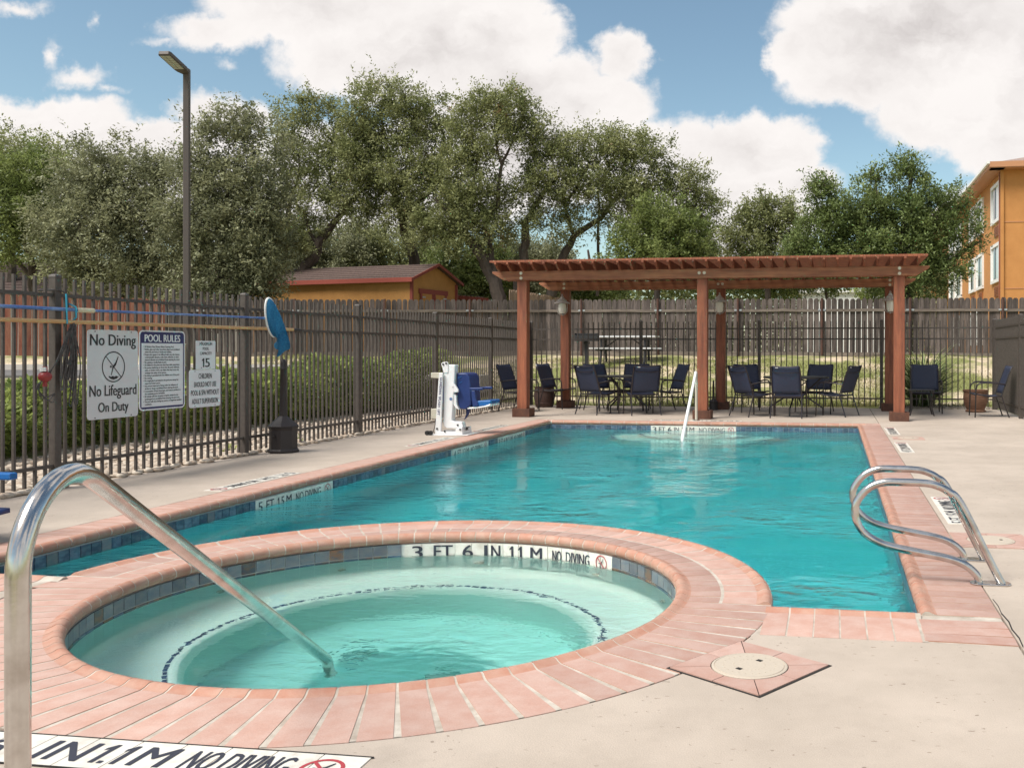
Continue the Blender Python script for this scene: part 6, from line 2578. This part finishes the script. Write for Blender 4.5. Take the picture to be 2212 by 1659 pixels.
for y0_, y1_, lb_ in ((3.5, 10.6, 'leafy green hedge behind the notices, nearest the camera'), (10.6, 19.2, 'leafy green hedge beyond the urn, behind the far half of the left fence')):
    ym = (y0_ + y1_) / 2
    xm = float(hedge_x(ym)) - .6
    root = empty('hedge', (xm, ym, .02), lb_, 'hedge')
    L = y1_ - y0_
    n = int(L * 8000)
    y = RNG.uniform(-L / 2, L / 2, n)
    yw = y + ym
    top = np.interp(yw, [5, 9, 14, 18], [.68, .72, .85, 1.12]) + .07 * np.sin(yw * 2.1) + .05 * np.sin(yw * 5.3 + 1)
    a = RNG.uniform(0, 2 * PI, n)
    rr_ = RNG.random(n) ** .33
    x = np.cos(a) * rr_ * .58 * (1 + .12 * np.sin(yw * 3.1)) + hedge_x(yw) - .6 - xm
    z = top * .52 + np.sin(a) * rr_ * top * .50 * (1 + .05 * np.sin(yw * 7))
    keep = RNG.random(n) < (.35 + .65 * (np.abs(np.sin(a)) * .5 + .5))
    clump = np.sin(yw * 9 + np.sin(z * 11) * 2) + np.sin(z * 13 + yw * 4) + RNG.normal(size=n) * .8
    keep &= clump > -1.9
    c = np.stack([x, y, z], 1)[keep]
    nrm = np.stack([np.cos(a), np.zeros(n), np.sin(a) + .4], 1)[keep]
    v, q = leaf_cloud(c, nrm, .068, .55)
    inst('foliage', np_mesh('foliage', v, q, 'hedge_leaf'), root)
    mb = MB()
    for k in range(int(L / .28)):
        yy = -L / 2 + .15 + k * .28
        xo = float(hedge_x(yy + ym)) - .6 - xm
        for j in range(3):
            mb.tube([(xo + RNG.uniform(-.05, .05), yy, 0), (xo + RNG.uniform(-.2, .25), yy + RNG.uniform(-.1, .1), .42), (xo + RNG.uniform(-.35, .4), yy + RNG.uniform(-.2, .2), .75)], [.012, .009, .004], 5, caps=False)
    part('stems', mb, 'bark', root, kind='stuff')

# ------------------------------------------------------------------ river rock, soil, grass
mb = MB()
mb.box((-8.2, 10, -.045), (2.9, 25, .06))
part('planting_bed', mb, 'soil', kind='structure', label='soil bed under the river rock and hedge')
ico_v = np.array([(0, 0, 1), (.894, 0, .447), (.276, .851, .447), (-.724, .526, .447), (-.724, -.526, .447), (.276, -.851, .447),
                  (.724, .526, -.447), (-.276, .851, -.447), (-.894, 0, -.447), (-.276, -.851, -.447), (.724, -.526, -.447), (0, 0, -1)])
ico_f = np.array([(0, 1, 2), (0, 2, 3), (0, 3, 4), (0, 4, 5), (0, 5, 1), (1, 6, 2), (2, 7, 3), (3, 8, 4), (4, 9, 5), (5, 10, 1),
                  (6, 7, 2), (7, 8, 3), (8, 9, 4), (9, 10, 5), (10, 6, 1), (11, 7, 6), (11, 8, 7), (11, 9, 8), (11, 10, 9), (11, 6, 10)])
# one subdivision
def subdiv(v, f):
    v = [tuple(p) for p in v]
    cache = {}
    nf = []
    def mid(a, b):
        k = (min(a, b), max(a, b))
        if k not in cache:
            m = np.array(v[a]) + np.array(v[b])
            m = m / np.linalg.norm(m)
            cache[k] = len(v)
            v.append(tuple(m))
        return cache[k]
    for a, b, c in f:
        ab, bc, ca = mid(a, b), mid(b, c), mid(c, a)
        nf += [(a, ab, ca), (b, bc, ab), (c, ca, bc), (ab, bc, ca)]
    return np.array(v), np.array(nf)


iv2, if2 = subdiv(ico_v, ico_f)


def rocks(name, pts, smin, smax, label, hi=True):
    n = len(pts)
    bv_, bf_ = (iv2, if2) if hi else (ico_v, ico_f)
    S = RNG.uniform(smin, smax, (n, 1)) * RNG.uniform(.6, 1.2, (n, 3)) * np.array([1.1, 1.1, .62])
    ang = RNG.uniform(0, PI, n)
    V = bv_[None] * S[:, None, :]
    V += RNG.normal(size=V.shape) * .05 * S[:, None, :]
    ca, sa = np.cos(ang), np.sin(ang)
    x = V[..., 0] * ca[:, None] - V[..., 1] * sa[:, None]
    y = V[..., 0] * sa[:, None] + V[..., 1] * ca[:, None]
    V = np.stack([x, y, V[..., 2]], -1) + pts[:, None, :]
    F = (bf_[None] + (np.arange(n) * len(bv_))[:, None, None]).reshape(-1, 3)
    me = np_mesh(name, V.reshape(-1, 3), F, 'rock')
    me.polygons.foreach_set('use_smooth', [True] * len(F))
    return tag(inst(name, me), label, kind='stuff')


for n, ya, yb, hi_, lb_ in ((5200, 4.0, 10.5, True, 'pale river rocks between the hedge and the left fence, nearer half'), (6500, 10.5, 19.9, False, 'pale river rocks between the hedge and the left fence, further half')):
    yy = RNG.uniform(ya, yb, n)
    t = RNG.random(n) ** 1.4
    xx = -6.80 + t * (hedge_x(yy) - .25 + 6.80)
    edge = RNG.random(n) < .05
    xx = np.where(edge, RNG.uniform(-6.83, -6.67, n), xx)
    zz_ = np.where(edge, .018, RNG.uniform(-.02, .035, n))
    rocks('river_rocks', np.stack([xx, yy, zz_], 1), .026, .062, lb_, hi_)
n = 700
xx = RNG.uniform(1.0, 3.25, n)
yy = 20.10 + RNG.random(n) * 1.0 * (1 - ((xx - 2.1) / 1.4) ** 2 * .6)
rocks('river_rocks', np.stack([xx, yy, np.array([terrain(a, b) + .02 for a, b in zip(xx, yy)])], 1), .025, .06, 'pale river rocks round the foot of the grassy clump')

# lawn blades
n = 90000
Dg = 20.6 + 6.5 * RNG.random(n) ** 1.3
Xg = RNG.uniform(-.50, .42, n) * Dg
P = np.stack([Xg * CA - Dg * SA, Xg * SA + Dg * CA], 1)
ok = (P[:, 1] > 20.12)
patch = np.sin(P[:, 0] * 1.3 + 1.1 * np.sin(P[:, 1] * .9)) + np.sin(P[:, 1] * 2.1 + P[:, 0] * .4) + RNG.normal(size=n) * .7
ok &= (patch > -0.9 + (P[:, 1] - 20) * .18)
ok &= ~((P[:, 0] > 1.0) & (P[:, 0] < 3.3) & (P[:, 1] < 20.9))
P = P[ok]
z = np.array([terrain(a, b) for a, b in P])
c = np.column_stack([P, z - .005])
m = len(c)
h = RNG.uniform(.03, .085, m)
a = RNG.uniform(0, 2 * PI, m)
wv = np.stack([np.cos(a), np.sin(a), np.zeros(m)], 1) * RNG.uniform(.006, .013, m)[:, None]
lean = RNG.normal(size=(m, 3)) * .02
lean[:, 2] = h
v = np.stack([c - wv, c + wv, c + lean], 1).reshape(-1, 3)
tag(inst('grass', np_mesh('grass', v, np.arange(m * 3).reshape(m, 3), 'grass_blade')), 'short patchy grass blades on the lawn behind the fence', kind='stuff')

# ------------------------------------------------------------------ clump of arching blades
yc = Vector((1.92, 20.75, terrain(1.92, 20.75)))
root = empty('ornamental_grass', yc, 'big clump of arching variegated blades behind the back fence', 'plant')
n = 620
vs, qs = [], []
for i in range(n):
    a = RNG.uniform(0, 2 * PI)
    L = RNG.uniform(1.1, 1.75)
    el = RNG.uniform(.65, 1.5)
    w_ = RNG.uniform(.010, .020)
    d = np.array([math.cos(a), math.sin(a), 0])
    s = np.array([-math.sin(a), math.cos(a), 0]) * w_
    base_p = np.array([RNG.normal() * .07, RNG.normal() * .07, 0])
    p = base_p
    ang_ = el
    b = len(vs)
    K = 6
    for k in range(K + 1):
        ww = s * (1 - (k / K) ** 2 * .9)
        vs += [p - ww, p + ww]
        p = p + (d * math.cos(ang_) + np.array([0, 0, math.sin(ang_)])) * L / K
        ang_ -= RNG.uniform(.08, .30)
    for k in range(K):
        qs.append((b + 2 * k, b + 2 * k + 1, b + 2 * k + 3, b + 2 * k + 2))
inst('foliage', np_mesh('foliage', np.array(vs), np.array(qs), 'yucca_leaf'), root)
# small weeds at the fence foot
for x, y, lb_ in ((-6.93, 9.9, 'small green weed in the rocks beside the urn'), (-6.9, 11.2, 'small leafy weed in the rocks just beyond the urn')):
    root = empty('weed', (x, y, .02), lb_, 'weed')
    c = np.array([[0, 0, .03]]) + RNG.normal(size=(60, 3)) * np.array([.05, .05, .03])
    v, q = leaf_cloud(c, np.tile([0, 0, .5], (60, 1)), .05, .4)
    inst('foliage', np_mesh('foliage', v, q, 'hedge_leaf'), root)

bpy.context.view_layer.update()
